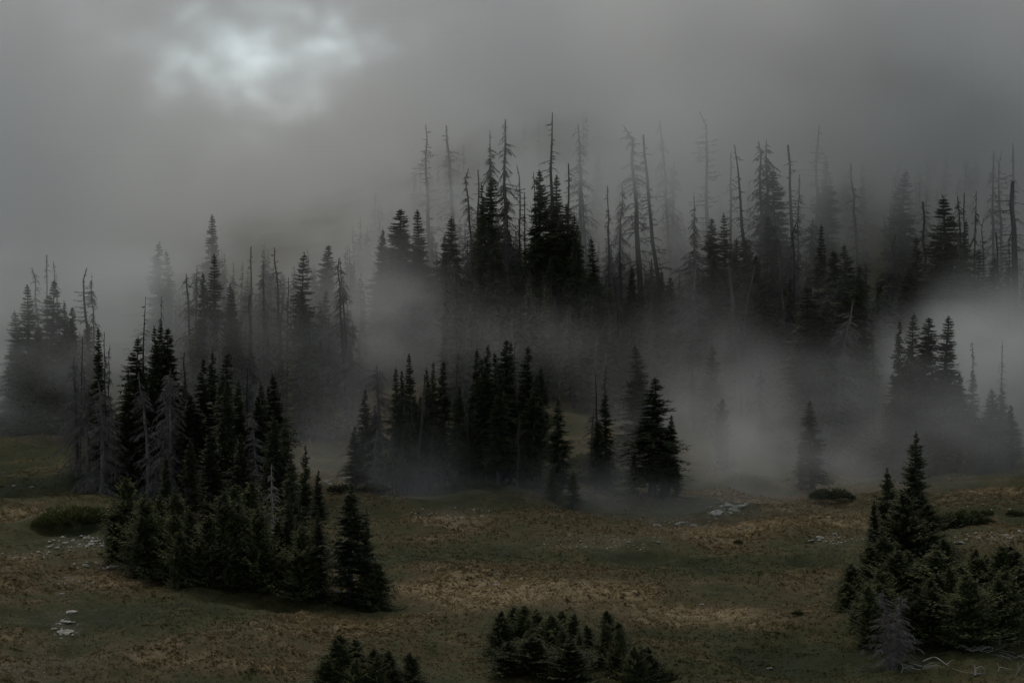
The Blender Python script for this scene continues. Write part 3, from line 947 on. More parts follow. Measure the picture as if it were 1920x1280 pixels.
    (1878, 272, 442, 'd', 'ghostly snag, second of three in pale cloud at the upper right', G_RH, .9, 0),
    (1901, 268, 443, 'd', 'ghostly snag, third of three in pale cloud at the upper right', G_RH, .9, 0),
    (1790, 450, 380, 's', 'dark spruce mass below the twin-tipped spruce', G_RH, 2.0, 0),
    (1752, 470, 380, 's', 'dark spruce at the left of the mass below the twin tips', G_RH, 1.6, 0),
    (1830, 470, 379, 's', 'dark spruce at the right of the mass below the twin tips', G_RH, 1.8, 0),
    (1700, 500, 382, 's', 'shaded low spruce above the bright fog pocket', G_RH, 1.6, 0),
    # bright fog pocket
    (1690, 603, 344, 's', 'dark spruce silhouette, leftmost of the row against the bright fog pocket', G_RM, 1.0, 0),
    (1708, 588, 347, 's', 'paler spruce peeping between the two left silhouettes in the bright fog pocket', G_RM, 1.1, 0),
    (1735, 594, 343, 's', 'dark full spruce silhouette in the middle of the bright fog pocket', G_RM, 1.45, 0),
    (1772, 592, 342, 's', 'dark full spruce silhouette standing apart on the right in the bright fog pocket', G_RM, 1.5, 0),
    (1823, 640, 345, 'm', 'thin spike-topped tree in fog right of the spruce silhouettes', G_RM, .8, 0),
    (1882, 640, 343, 'm', 'thin spike-topped tree in fog near the right edge below the spidery limbs', G_RM, .9, 1),
    (1858, 730, 340, 's', 'foggy bulky spruce at the far right of the meadow', G_RM, 1.7, 0),
    (1900, 760, 338, 's', 'foggy dark spruce cut by the right edge at the meadow rim', G_RM, 1.7, 0),
    (1680, 700, 341, 's', 'foggy spruce at the lower left of the silhouettes', G_RM, 1.4, 0),
    (1800, 700, 341, 's', 'foggy spruce low between silhouettes and spike-topped tree', G_RM, 1.6, 0),
    (1522, 752, 318, 's', 'lone blunt spruce standing in mist on the meadow', G_RM, 2.1, 0),
    (1503, 830, 319, 'c', 'low misty spruce hugging the left side of the lone blunt one', G_RM, 1.0, 0),
    (1355, 745, 334, 'y', 'small ghostly spruce in the mist over the meadow', G_RM, .8, 0),
    (1332, 648, 352, 's', 'dim teal spruce above the misty meadow gap', G_RM, 1.3, 0),
    (1430, 690, 345, 'g', 'dim dead spruce with a pale trunk above the misty meadow', G_RM, 1.3, 0),
    (1300, 690, 356, 's', 'dim short spruce left above the misty meadow gap', G_RM, 1.1, 0),
    # lower right thicket
    (1717, 808, 232, 'c', 'black tiered spruce, tallest tree of the lower right', G_RF, 1.2, 0),
    (1666, 876, 230, 'c', 'black pointed spruce left of the tallest tiered one', G_RF, 1.15, 0),
    (1640, 935, 228, 'c', 'low dark spruce at the left foot of the tiered pair', G_RF, 1.0, 0),
    (1690, 925, 227, 'y', 'bushy dark spruce between the tiered pair', G_RF, 1.2, 0),
    (1738, 945, 229, 'y', 'low bushy spruce at the right foot of the tallest tiered one', G_RF, 1.3, 0),
    (1656, 1005, 207, 'y', 'dark young spruce at the top of the lower right thicket', G_RF, 1.1, 0),
    (1632, 1020, 206, 'y', 'dark young spruce on the upper left slope of the lower right thicket', G_RF, 1.2, 0),
    (1602, 1055, 204, 'y', 'dark bushy spruce at the left end of the lower right thicket', G_RF, 1.3, 0),
    (1590, 1090, 202, 'y', 'low spruce sticking out at the left end of the thicket', G_RF, 1.5, 0),
    (1680, 1030, 203, 'y', 'dark spruce in the middle of the left half of the thicket', G_RF, 1.2, 0),
    (1702, 1025, 205, 'y', 'narrow dark spruce before the gap in the thicket', G_RF, .9, 0),
    (1735, 1045, 203, 'y', 'olive young spruce right of the gap in the thicket', G_RF, 1.2, 0),
    (1772, 1008, 205, 'y', 'olive spruce, high point of the right half of the thicket', G_RF, 1.0, 0),
    (1758, 1030, 202, 'y', 'bushy olive spruce below the high point of the right half', G_RF, 1.4, 0),
    (1806, 1060, 200, 'y', 'short bushy spruce in the right half of the thicket', G_RF, 1.4, 0),
    (1830, 1028, 204, 'y', 'slim spruce beyond the high point of the right half', G_RF, 1.0, 0),
    (1850, 1040, 205, 'y', 'thin small spruce next to the slim one in the thicket', G_RF, .8, 0),
    (1876, 1022, 203, 'y', 'dark pointed spruce near the right edge of the thicket', G_RF, 1.0, 0),
    (1900, 1020, 204, 'y', 'dark spruce close to the right picture edge', G_RF, 1.2, 0),
    (1918, 1060, 200, 'y', 'olive spruce cut by the right picture edge', G_RF, 1.4, 0),
    (1850, 1090, 197, 'y', 'olive bush-like spruce in front at the right of the thicket', G_RF, 1.6, 0),
    (1790, 1110, 196, 'y', 'dark low spruce in front of the thicket beside the dead grey one', G_RF, 1.5, 0),
    (1735, 1120, 195, 'y', 'dark spruce right behind the dead grey one in the thicket', G_RF, 1.4, 0),
    (1890, 1110, 196, 'y', 'wide dark spruce at the front right corner of the thicket', G_RF, 1.5, 0),
    (1655, 1090, 198, 'y', 'dark spruce behind the dead grey one on its left', G_RF, 1.4, 0),
    (1610, 1130, 196, 'y', 'small dark spruce at the lower left corner of the thicket', G_RF, 1.3, 0),
    (1668, 1105, 186, 'g', 'purple-grey dead spruce with drooping twigs in front of the lower right thicket', G_RF, 2.7, -2),
    (1690, 1112, 187, 'g', 'grey dead spruce behind the drooping purple-grey one', G_RF, 2.3, 2),
    # bottom edge
    (634, 1190, 177, 'y', 'small dark spruce with rounded head, left of the left bottom bushes', G_BF, 1.3, 0),
    (660, 1196, 178, 'y', 'small dark spruce second from the left of the left bottom bushes', G_BF, 1.2, 0),
    (612, 1225, 177, 'y', 'tiny dark spruce at the outer left of the left bottom bushes', G_BF, 1.6, 0),
    (700, 1213, 177, 'y', 'small dark spruce in the middle of the left bottom bushes', G_BF, 1.3, 0),
    (728, 1218, 178, 'y', 'small spruce right of the middle in the left bottom bushes', G_BF, 1.4, 0),
    (768, 1222, 177, 'y', 'small slim spruce at the right end of the left bottom bushes', G_BF, 1.0, 0),
    (938, 1140, 188, 'y', 'dark spruce with tiered left boughs at the left of the bottom clump', G_BF, 1.1, 0),
    (958, 1136, 190, 'y', 'dark slim spruce second in the bottom clump', G_BF, 1.0, 0),
    (982, 1132, 189, 'y', 'tallest dark spruce of the bottom clump', G_BF, 1.1, 0),
    (1008, 1140, 190, 'y', 'dark spruce right of the tallest of the bottom clump', G_BF, 1.1, 0),
    (1035, 1150, 188, 'y', 'dark spruce in the middle of the bottom clump', G_BF, 1.2, 0),
    (1058, 1143, 190, 'y', 'pointed spruce right of the middle of the bottom clump', G_BF, .9, 0),
    (1078, 1147, 189, 'y', 'pointed spruce before the dip in the bottom clump', G_BF, 1.0, 0),
    (1104, 1175, 187, 'y', 'low spruce in the dip of the bottom clump', G_BF, 1.4, 0),
    (1137, 1143, 189, 'y', 'dark conical spruce right of the dip in the bottom clump', G_BF, 1.1, 0),
    (1158, 1165, 188, 'y', 'short dark spruce on the right shoulder of the conical one', G_BF, 1.3, 0),
    (1205, 1212, 180, 'y', 'low spreading spruce at the right end of the bottom clump', G_BF, 2.0, 0),
    (1000, 1190, 180, 'y', 'dark spruce in the front row of the bottom clump', G_BF, 1.6, 0),
    (1065, 1195, 179, 'y', 'bushy low spruce in the front of the bottom clump', G_BF, 1.6, 0),
    (950, 1200, 180, 'y', 'low dark spruce in front at the left of the bottom clump', G_BF, 1.4, 0),
]:
    a = list(a)
    if a[5] is G_LF and a[2] < 226:
        a[2] += 4.5
    if a[5] in (G_RF, G_BF) and a[3] == 'y':
        a[6] *= 1.25
        a[7] += random.uniform(-5, 5)
    elif a[3] == 'y':
        a[6] *= .75
    if a[3] == 's':
        a[6] *= random.uniform(1.15, 1.5)
        a[7] += random.uniform(-1.5, 1.5)
    if a[3] == 'g' and a[5] in (G_LC, G_CC):
        a[6] *= 1.45
    tree(*a)

# the thin white dead tree in the low clump
o = tree(505, 868, 234, 'd', 'thin white dead tree standing bright before the dark low clump', None, 1.3, -2, var=2)
for c in o.children:
    c.data = c.data.copy()
    c.data.materials[0] = M_PALE

# ------------------------------------------------------------------ dim company trees that close up the stands; nothing tells them apart
FILL = [  # n, columns, tip rows, depths, types, label, group
    (8, (25, 170), (590, 680), (338, 356), 'ssg', 'dim spruce in the misty lower body of the far-left stand', 'misty filler trees of the far-left stand'),
    (16, (240, 520), (690, 800), (266, 292), 'ssgs', 'nearly black spruce packed inside the shaded left clump', 'packed trees inside the left clump'),
    (22, (350, 690), (540, 660), (336, 372), 'ssggd', 'grey misty spruce packed on the slope behind the left clump', 'packed misty trees on the left slope'),
    (14, (690, 1010), (740, 800), (296, 306), 'sssg', 'dark spruce packed inside the centre clump', 'packed trees inside the centre clump'),
    (24, (840, 1110), (400, 560), (378, 408), 'ssgsd', 'dark misty spruce packed under the tall snags of the central hill', 'packed misty trees of the central hill'),
    (14, (870, 1230), (560, 660), (352, 378), 'gsgd', 'grey twiggy tree at the misty foot of the central hill', 'grey trees at the foot of the central hill'),
    (14, (1120, 1420), (440, 580), (372, 410), 'sgds', 'dim blue-grey tree between the central and the right hill', 'dim trees between the hills'),
    (20, (1440, 1900), (400, 540), (378, 420), 'ssgd', 'dim grey tree in the body of the right hill', 'dim trees in the body of the right hill'),
    (10, (1480, 1660), (560, 690), (348, 366), 'sgs', 'shaded misty spruce below the sharp dark one', 'shaded misty trees on the lower right hill'),
    (24, (1590, 1915), (1060, 1135), (190, 203), 'yyy', 'dark bushy young spruce filling the lower right thicket', 'bushy young spruces filling the lower right thicket'),
    (14, (940, 1170), (1165, 1215), (179, 186), 'yyy', 'low bushy young spruce filling the bottom clump', 'bushy young spruces filling the bottom clump'),
    (6, (1165, 1245), (1205, 1230), (178, 181), 'yyy', 'low spreading dark spruce at the right tail of the bottom clump', 'low spruces at the right tail of the bottom clump'),
    (7, (935, 1235), (1236, 1258), (180, 183), 'jjj', 'low dark juniper spreading at the foot of the bottom clump', 'junipers at the foot of the bottom clump'),
    (7, (1600, 1900), (1150, 1175), (193, 198), 'jjj', 'low dark juniper at the foot of the lower right thicket', 'junipers at the foot of the lower right thicket'),
    (6, (615, 775), (1215, 1240), (175, 178), 'yyy', 'low bushy spruce among the left bottom bushes', 'low spruces among the left bottom bushes'),
    (12, (240, 600), (960, 1000), (215, 221), 'yyy', 'low bushy young spruce filling the front of the low clump', 'bushy young spruces filling the low clump'),
    (9, (690, 860), (430, 520), (384, 398), 'sss', 'foggy spruce under the two rounded tips', 'foggy trees on the left shoulder of the central hill'),
]
for n, cx_, ty_, dp_, kinds, label, grp in FILL:
    for i in range(n):
        tree(random.uniform(*cx_), random.uniform(*ty_), random.uniform(*dp_), kinds[i % len(kinds)], label, grp, random.uniform(1.1, 1.8) * (.72 if grp[:5] == 'bushy' or grp[:3] == 'low' else 1), random.uniform(-3, 2))

# the far wood on the ridge, one dim mass in the cloud
rg = np.random.default_rng(55)
SITES = []
while len(SITES) < 680:                                 # packed dim wood on the hillside between the trees one can point to
    Y, px_ = rg.uniform(352, 450), rg.uniform(330, 1960)
    if Y < 366 and (1220 < px_ < 1480 or px_ < 700) or 1600 < px_ and Y < 378 or 690 < px_ < 830 and Y < 384:
        continue
    SITES.append((Y, px_, rg.uniform(8, 14) * (0.75 if px_ > 1120 else 1), 170))
far_v, far_q, far_t, nv = [], [], [], 0
for i in range(640):
    Y = 470 + 230 * rg.uniform() ** .8
    px_ = rg.uniform(150, 2000)
    if Y > 555 and 620 < px_ < 1380 or Y > 470 and px_ < 660:
        continue
    SITES.append((Y, px_, rg.uniform(7, 14), 90))
for Y, px_, H, n in SITES:
    p = ground_at(px_, Y)
    f = rg.uniform(0, 1, n)
    a = rg.uniform(0, 6.28, n)
    wd = rg.uniform(1.4, 2.4)
    P = np.stack([np.zeros(n), np.zeros(n), H * (0.05 + 0.93 * f)], 1)
    Ln = wd * (1.05 - f) ** 0.7 * rg.uniform(0.6, 1.2, n)
    D = np.stack([np.cos(a), np.sin(a), np.full(n, -0.35)], 1)
    g = Geo()
    g.sprays(P, D, np.array([0, 0, 1.0]) + rg.normal(0, .3, (n, 3)), Ln, Ln * 0.6, rg.uniform(0, 1, n))
    C, t = trunk_line(H, rg)
    g.tubes(C[None], (0.18 * (1 - 0.9 * t))[None], 4, np.array([0.3]))
    Vv = np.concatenate(g.v) + np.array(p)
    far_v.append(Vv)
    far_q.append(np.concatenate(g.q) + nv)
    far_t.append(np.concatenate(g.t))
    nv += len(Vv)
o = link('hillside_forest', mesh_np('hillside_forest', np.concatenate(far_v), np.concatenate(far_q), M_NEEDLE, np.concatenate(far_t)))
o['kind'] = 'stuff'
o['label'] = 'dim packed spruce forest covering the hillside and fading into the cloud'
# ------------------------------------------------------------------ rocks, dead wood, shrubs, grass
def rock_mesh(seed, flat=0.55):
    rg = np.random.default_rng(seed)
    bm = bmesh.new()
    bmesh.ops.create_icosphere(bm, subdivisions=3, radius=1.0)
    off = Vector(rg.uniform(-50, 50, 3))
    cuts = [(Vector(rg.normal(size=3)).normalized(), rg.uniform(.5, .85)) for _ in range(9)]
    for v in bm.verts:
        p = v.co.copy()
        for n_, d in cuts:                      # broken planes
            k = p.dot(n_) - d
            if k > 0:
                p -= n_ * k * .9
        p *= 1 + .22 * mnoise.noise(p * 1.7 + off) + .08 * mnoise.noise(p * 5 + off)
        v.co = Vector((p.x, p.y * .8, p.z * flat))
    me = bpy.data.meshes.new('rock')
    bm.to_mesh(me)
    bm.free()
    me.materials.append(M_ROCK)
    return me


ROCKS = [rock_mesh(900 + i, .5 + .1 * i) for i in range(5)]


def rock(px, py, half_px, label, group=None, i=0, flat=1.0):
    p = ground_hit(px, py)
    o = link('rock', ROCKS[i % 5])
    r = half_px * 1.08 / F_PX * p.y
    o.scale = (r, r * .8, r * flat)
    o.rotation_euler = (random.uniform(-.15, .15), random.uniform(-.15, .15), random.uniform(-.6, .6))
    o.location = p + Vector((0, 0, r * .02 * flat))
    o['label'] = label
    o['category'] = 'rock'
    if group:
        o['group'] = group
    return o


G_RK = 'pale rocks on the meadow'
for a in [
    (1362, 950, 13, 'largest pale boulder on the meadow, chunky and whitish', 0, 1.2), (1386, 951, 12, 'flat whitish rock touching the right side of the largest boulder', 1, .7),
    (1342, 963, 15, 'low pale slab in front of the largest boulder on its left', 2, .6), (1374, 958, 9, 'small pale rock in front of the largest boulder', 3, .9),
    (1398, 948, 5, 'tiny pale stone at the far right end of the boulder cluster', 4, 1),
    (1232, 987, 8, 'small whitish rock on the meadow ridge, left of two neighbours', 1, .9), (1276, 982, 11, 'whitish flat rock in the middle of the meadow ridge', 0, .7),
    (1300, 988, 6, 'small pale rock right of the flat one on the meadow ridge', 3, .9),
    (1800, 1018, 11, 'pale rounded rock behind the lower right thicket', 0, .8), (1758, 1016, 5, 'small pale rock left of the rounded one behind the thicket', 2, .8),
    (1884, 1004, 9, 'flat pale rock near the right edge behind the thicket', 1, .6), (1912, 998, 6, 'small pale rock at the right picture edge', 4, .8),
    (1565, 1004, 7, 'whitish rock left of the dark tiered spruces', 3, .9), (1536, 1012, 8, 'low grey rock some way left of the dark tiered spruces', 2, .6),
    (124, 1168, 13, 'pale slab at the top of the bare patch in the lower left', 1, .45), (122, 1188, 17, 'long pale slab at the bottom of the bare patch in the lower left', 2, .4),
    (130, 1148, 14, 'whitish flat rock above the bare patch in the lower left', 0, .5), (118, 1116, 7, 'small whitish stone up the slope from the lower left bare patch', 3, .7),
    (212, 1064, 13, 'bright flat rock at the left foot of the low clump', 1, .5), (163, 1066, 5, 'small white stone left of the bright flat rock', 4, .9),
    (205, 1012, 6, 'small whitish stone next to the outer spruce of the low clump', 3, .9),
    (930, 1100, 8, 'small pale stone on the straw-coloured strip of the meadow', 2, .6), (1316, 1133, 6, 'tiny pale stone in the dark grass right of the bottom clump', 0, .8),
    (655, 898, 11, 'pale lit rock at the left foot of the centre clump', 1, .8), (612, 903, 7, 'small pale rock left of the lit one by the centre clump', 2, .8),
    (733, 917, 6, 'white stone under the grey dead trees of the centre clump', 4, 1.0),
    (26, 914, 4, 'tiny white stone far left on the dark meadow', 3, 1), (60, 914, 4, 'tiny white stone second from the left on the dark meadow', 0, 1),
    (1443, 1258, 6, 'small pale stone low on the dark grass near the bottom edge', 1, .7),
]:
    rock(a[0], a[1], a[2], a[3], G_RK, a[4], a[5])


# gravel: strewn small stones nobody could count
def strew(n, px, py, rx, ry, smax, rg):
    out = []
    for _ in range(n):
        a, r = rg.uniform(0, 6.28), math.sqrt(rg.uniform(0, 1))
        out.append((ground_hit(px + rx * r * math.cos(a), py + ry * r * math.sin(a)), rg.uniform(.3, 1) ** 2 * smax))
    return out


rg = np.random.default_rng(77)
st = []
for args in [(110, 160, 1020, 75, 14, .32), (50, 60, 1042, 75, 9, .22), (45, 185, 1063, 50, 8, .25), (40, 140, 1090, 70, 9, .2), (50, 122, 1180, 26, 22, .22),
             (70, 845, 962, 75, 14, .22), (150, 1140, 1018, 130, 16, .17), (130, 1310, 985, 120, 16, .17), (40, 1560, 1012, 60, 8, .25), (50, 1860, 1008, 70, 8, .22),
             (30, 640, 905, 30, 9, .3), (30, 930, 1100, 120, 8, .14), (60, 60, 1240, 120, 36, .14), (24, 1360, 958, 45, 9, .3), (20, 1840, 950, 70, 20, .2)]:
    st += strew(*args, rg)
oct_v = np.array([(1, 0, 0), (0, 1, 0), (-1, 0, 0), (0, -1, 0), (0, 0, .6), (0, 0, -.5)], float)
oct_q = np.array([(0, 1, 4), (1, 2, 4), (2, 3, 4), (3, 0, 4), (1, 0, 5), (2, 1, 5), (3, 2, 5), (0, 3, 5)])
SV = np.concatenate([oct_v * s * rg.uniform(.5, 1.2, (6, 3)) + np.array(p) for p, s in st])
SQ = np.concatenate([oct_q + 6 * i for i in range(len(st))])
gr = link('gravel', mesh_np('gravel', SV, SQ, M_ROCK))
gr['kind'] = 'stuff'
gr['label'] = 'small pale stones strewn over bare patches of the meadow'


# dead wood lying about
def wood(name, cat, label, lines, material=None):
    """One piece of dead wood: lines = [(points, radius at the butt)], the first the stem, the rest its limbs."""
    root = None
    for i, (pts, r) in enumerate(lines):
        k = 12
        P = np.array(pts, float)
        d = np.concatenate([[0], np.cumsum(np.linalg.norm(np.diff(P, axis=0), axis=1))])
        u = np.linspace(0, d[-1], k)
        C = np.stack([np.interp(u, d, P[:, j]) for j in range(3)], 1)
        for _ in range(2):
            C[1:-1] = (C[:-2] + 2 * C[1:-1] + C[2:]) / 4
        g = Geo()
        g.tubes(C[None], (r * np.linspace(1, .3, k))[None], 6, np.array([random.random()]))
        o = link(name if i == 0 else 'limb', g.mesh('dead_wood', material or M_PALE, True), root)
        if i == 0:
            root = o
            o['label'] = label
            o['category'] = cat
    return root


def on_ground(px, py, up=0.0):
    p = ground_hit(px, py)
    return (p.x, p.y, p.z + up)


def up_pt(p, dx, dy, dz):
    return (p[0] + dx, p[1] + dy, p[2] + dz)


q = on_ground(842, 886, .12)
wood('fallen_log', 'log', 'pale fallen log lying at the foot of the centre clump', [([q, on_ground(870, 890, .15), on_ground(912, 893, .1)], .13),
     ([on_ground(880, 891, .2), up_pt(on_ground(880, 891), .5, .2, .7)], .04)], M_DEAD)
b0 = on_ground(610, 1112)
rg = np.random.default_rng(31)
ln = []
for i in range(26):
    a = rg.uniform(0, 6.28)
    l = rg.uniform(.3, .85)
    st_ = up_pt(b0, rg.normal(0, .28), rg.normal(0, .2), .05)
    ln.append(([st_, up_pt(st_, math.cos(a) * l * .6, math.sin(a) * l * .4, rg.uniform(.15, .45) * l), up_pt(st_, math.cos(a) * l, math.sin(a) * l * .7, rg.uniform(.1, 1.0) * l)], rg.uniform(.016, .035)))
wood('brush_pile', 'dead brush', 'bleached heap of dead branches at the foot of the low clump', ln)
b1 = on_ground(596, 1092)
wood('dead_branch', 'branch', 'thin pale dead branch standing behind the bleached heap', [([b1, up_pt(b1, .1, 0, .6), up_pt(b1, .25, 0, 1.1)], .025), ([up_pt(b1, .08, 0, .5), up_pt(b1, -.2, 0, .85)], .015)])
# roots and boughs at the lower right corner
c = [on_ground(x, y) for x, y in [(1730, 1243), (1752, 1240), (1775, 1258), (1800, 1270), (1830, 1272)]]
wood('curved_bough', 'dead branch', 'long bleached bough arching along the ground in the lower right corner', [
    ([up_pt(c[0], 0, 0, .05), up_pt(c[1], 0, 0, .35), up_pt(c[2], 0, 0, .2), up_pt(c[3], 0, 0, .12), up_pt(c[4], 0, 0, .1)], .045),
    ([up_pt(c[2], 0, 0, .2), up_pt(c[2], .3, .1, .45), up_pt(c[2], .5, .1, .5)], .025)])
c = on_ground(1828, 1268)
wood('dead_stump', 'stump', 'bleached forked stump with raised roots at the lower right', [
    ([c, up_pt(c, .05, 0, .3), up_pt(c, -.05, 0, .7)], .09), ([up_pt(c, 0, 0, .4), up_pt(c, .45, 0, .62), up_pt(c, .62, 0, .3), up_pt(c, .66, 0, 0)], .06),
    ([up_pt(c, 0, 0, .55), up_pt(c, -.2, 0, .75)], .04), ([up_pt(c, .1, 0, .1), up_pt(c, .9, -.2, .08)], .05)])
c = on_ground(1690, 1262)
wood('crooked_root', 'dead branch', 'crooked pale root under the dead grey spruce at the lower right', [
    ([c, up_pt(c, .12, 0, .35), up_pt(c, -.05, 0, .7)], .04), ([up_pt(c, .1, 0, .3), up_pt(c, .5, 0, .25), up_pt(c, .8, 0, 0)], .03)])
c = on_ground(1790, 1218)
e = on_ground(1905, 1228)
wood('bleached_branch', 'dead branch', 'bleached branch with side twigs lying right of the dead grey spruce', [
    ([up_pt(c, 0, 0, .1), up_pt(c, .9, 0, .2), up_pt(c, 2.0, 0, .12), up_pt(e, 0, 0, .1)], .05), ([up_pt(c, 1.2, 0, .15), up_pt(c, 1.9, 0, .6), up_pt(c, 2.3, 0, .7)], .03),
    ([up_pt(c, 2.0, 0, .12), up_pt(c, 2.5, .1, .5)], .025), ([up_pt(c, 2.5, 0, .1), up_pt(c, 3.2, 0, .7)], .03), ([up_pt(c, .4, 0, .15), up_pt(c, -.1, 0, .35)], .02)])
c = on_ground(1872, 1258)
wood('bleached_branch', 'dead branch', 'short bleached branch curving up beside the forked stump', [
    ([c, up_pt(c, .1, 0, .3), up_pt(c, .5, 0, .15), up_pt(c, .9, 0, .1)], .035), ([up_pt(c, .05, 0, .2), up_pt(c, -.1, 0, .6)], .02)])
c = on_ground(1905, 1270)
wood('bleached_branch', 'dead branch', 'bleached branch slanting up into the bottom right corner', [
    ([c, up_pt(c, .3, 0, .6), up_pt(c, .8, 0, 1.1)], .05), ([up_pt(c, .2, 0, .4), up_pt(c, .1, 0, .9)], .025)])

rg = np.random.default_rng(44)
for (px_, py_), lab in (((1840, 1222), 'tangle of bleached twigs above the forked stump'), ((1895, 1236), 'tangle of bleached twigs at the right edge of the picture'),
                        ((1745, 1256), 'few bleached twigs on the ground by the arching bough'), ((1175, 1262), 'pale dead twigs under the right tail of the bottom clump')):
    b0 = on_ground(px_, py_)
    ln = []
    for i in range(16):
        a = rg.uniform(-.5, .5) + (math.pi if rg.uniform() < .5 else 0)
        l = rg.uniform(.4, 1.3)
        st_ = up_pt(b0, rg.normal(0, .7), rg.normal(0, .4), .04)
        ln.append(([st_, up_pt(st_, math.cos(a) * l * .5, math.sin(a) * l * .5, rg.uniform(.05, .3) * l), up_pt(st_, math.cos(a) * l, math.sin(a) * l + rg.normal(0, .1), rg.uniform(0, .5) * l)], rg.uniform(.012, .028)))
    wood('brush_pile', 'dead brush', lab, ln)

# shrubs
for a in [
    (95, 985, 26, 1.2, 'w', 'olive willow bush at the left end of the bush strip on the left meadow'), (128, 982, 36, 1.3, 'w', 'tallest yellow-green willow bush on the left meadow'),
    (158, 980, 34, 1.2, 'w', 'yellow-green willow bush next to the tallest one on the left meadow'), (182, 976, 28, 1.2, 'w', 'willow bush at the right end of the bush strip beside the low clump'),
    (80, 990, 18, 1.2, 'w', 'small dark willow bush at the outer left of the bush strip'), (1092, 880, 30, 1.2, 'w', 'yellowish bush between the centre clump and the spike-topped pair'),
    (1110, 905, 26, 1.2, 'j', 'low green bush at the foot of the spike-topped pair'), (1152, 905, 30, 1.2, 'j', 'low bush right of the spike-topped pair'),
    (1562, 938, 24, 1.5, 'j', 'low dark shrub in mist at the right foot of the lone blunt spruce'), (1545, 936, 16, 1.5, 'j', 'small dark shrub touching the lone blunt spruce'),
    (1790, 985, 26, 1.5, 'j', 'dark juniper cushion right of the tallest tiered spruce'), (1765, 992, 28, 1.6, 'j', 'dark juniper against the foot of the tallest tiered spruce'),
    (1812, 978, 26, 1.1, 'j', 'dark upright juniper at the right end of the cushion row'), (1835, 982, 16, 1.7, 'j', 'flat juniper beyond the upright one'),
    (1848, 968, 14, .9, 'j', 'small lone dark shrub right of the juniper row'), (1903, 968, 14, 1.2, 'j', 'small dark shrub near the right picture edge'),
    (1384, 1020, 7, 1.2, 'j', 'tiny dark shrub in the middle of the open meadow'), (1495, 1155, 9, 1.2, 'j', 'tiny dark shrub in the grass left of the thicket'),
    (640, 925, 18, 1.3, 'j', 'low dark shrub at the left foot of the centre clump'), (700, 925, 18, 1.6, 'j', 'low shrub under the grey dead trees of the centre clump'),
    (990, 918, 20, 1.6, 'j', 'low dark shrub under the right half of the centre clump'), (905, 915, 16, 1.6, 'j', 'low dark shrub beside the pale fallen log'),
]:
    p = ground_hit(a[0], a[1])
    plant(p, a[2] / F_PX * p.y, a[4], a[5], 'low bushes on the meadow', a[3])

# grass: tufts all over the near meadow
rg = np.random.default_rng(91)
n = 250000
gy_ = rg.uniform(165, 335, n)
gx_ = rg.uniform(-1, 1, n) * gy_ * 0.185
gz_ = ground_z(gx_, gy_)
px_, py_ = to_px(gx_, gy_, gz_)
d_, b_ = paint(px_, py_)
clump = patches(gx_, gy_)
d_ = d_ + .28 * clump
clump = clump + rg.normal(0, .8, n)
keep = (clump > -1.9) & (rg.uniform(size=n) > b_ * .9)
gx_, gy_, gz_, d_, clump = gx_[keep], gy_[keep], gz_[keep], d_[keep], clump[keep]
n = len(gx_)
h = rg.uniform(.05, .14, n) * (1 + .3 * np.clip(clump, -1, 1)) * (1 + .8 * np.clip(d_, 0, 1))
tn = np.clip(.44 + .36 * d_ + rg.normal(0, .10, n), 0, 1)
P = np.stack([gx_, gy_, gz_ - .02], 1)
g = Geo()
for _ in range(2):
    q = rg.uniform(0, 6.28, n)
    D = np.stack([np.cos(q), np.sin(q), rg.uniform(.15, .7, n)], 1)
    l = h * rg.uniform(1.2, 2.2, n)
    g.sprays(P + rg.normal(0, .06, (n, 3)) * (1, 1, 0), D, np.array([0, 0, 1.0]) + rg.normal(0, .2, (n, 3)), l, l * rg.uniform(.25, .5, n), np.clip(tn + rg.normal(0, .07, n), 0, 1))
gr = link('grass', g.mesh('grass', M_GRASS))
gr['kind'] = 'stuff'
gr['label'] = 'short olive and straw coloured grass tufts covering the meadow'
# ------------------------------------------------------------------ drifting fog: one volume grid whose density is a field of the place
FOG_MIN = Vector((-150, 268, -32))
FOG_MAX = Vector((150, 800, 76))
FOG_RES = (180, 250, 62)
BLOBS = [  # picture column, row, depth -> centre; radii across, deep, high (m); density added per metre
    (250, 560, 366, 8, 12, 8, .050), (0, 655, 345, 7, 14, 11, .060), (150, 640, 322, 9, 7, 9, .012),
    (745, 600, 372, 9, 14, 7, .045), 
    (1740, 640, 360, 15, 12, 6, .080), (1905, 690, 350, 9, 10, 8, .050), (1780, 800, 330, 14, 10, 7, .018),
    (1400, 840, 322, 13, 14, 7, .022), (1320, 760, 345, 10, 10, 8, .014), (1400, 650, 352, 9, 10, 7, .018), (1530, 840, 309, 9, 5, 6, .014),
    (1160, 955, 286, 14, 8, 3, .018), (790, 930, 288, 8, 8, 5, .015),
    (620, 860, 300, 7, 10, 5, .012), (930, 640, 336, 15, 9, 4, .010),
    (1120, 260, 412, 8, 7, 9, .040), (1225, 270, 407, 8, 6, 9, .045), (1310, 260, 424, 7, 7, 9, .035), (815, 280, 428, 6, 7, 9, .035), (1500, 290, 426, 13, 7, 9, .035), (1870, 300, 426, 8, 7, 9, .035),
    (560, 560, 338, 14, 8, 6, .007), (500, 700, 306, 14, 10, 7, .005),
    # cloud hanging over the ridge
    (40, 110, 440, 16, 45, 15, .045), (130, 300, 430, 14, 40, 12, .012), (1450, 60, 500, 34, 50, 13, .040), (1850, 130, 450, 22, 40, 14, .035), (1000, 60, 610, 34, 55, 7, .03), (760, 190, 620, 26, 50, 11, .05), (620, 290, 620, 22, 50, 10, .03), (1250, 180, 620, 24, 50, 10, .05),
]
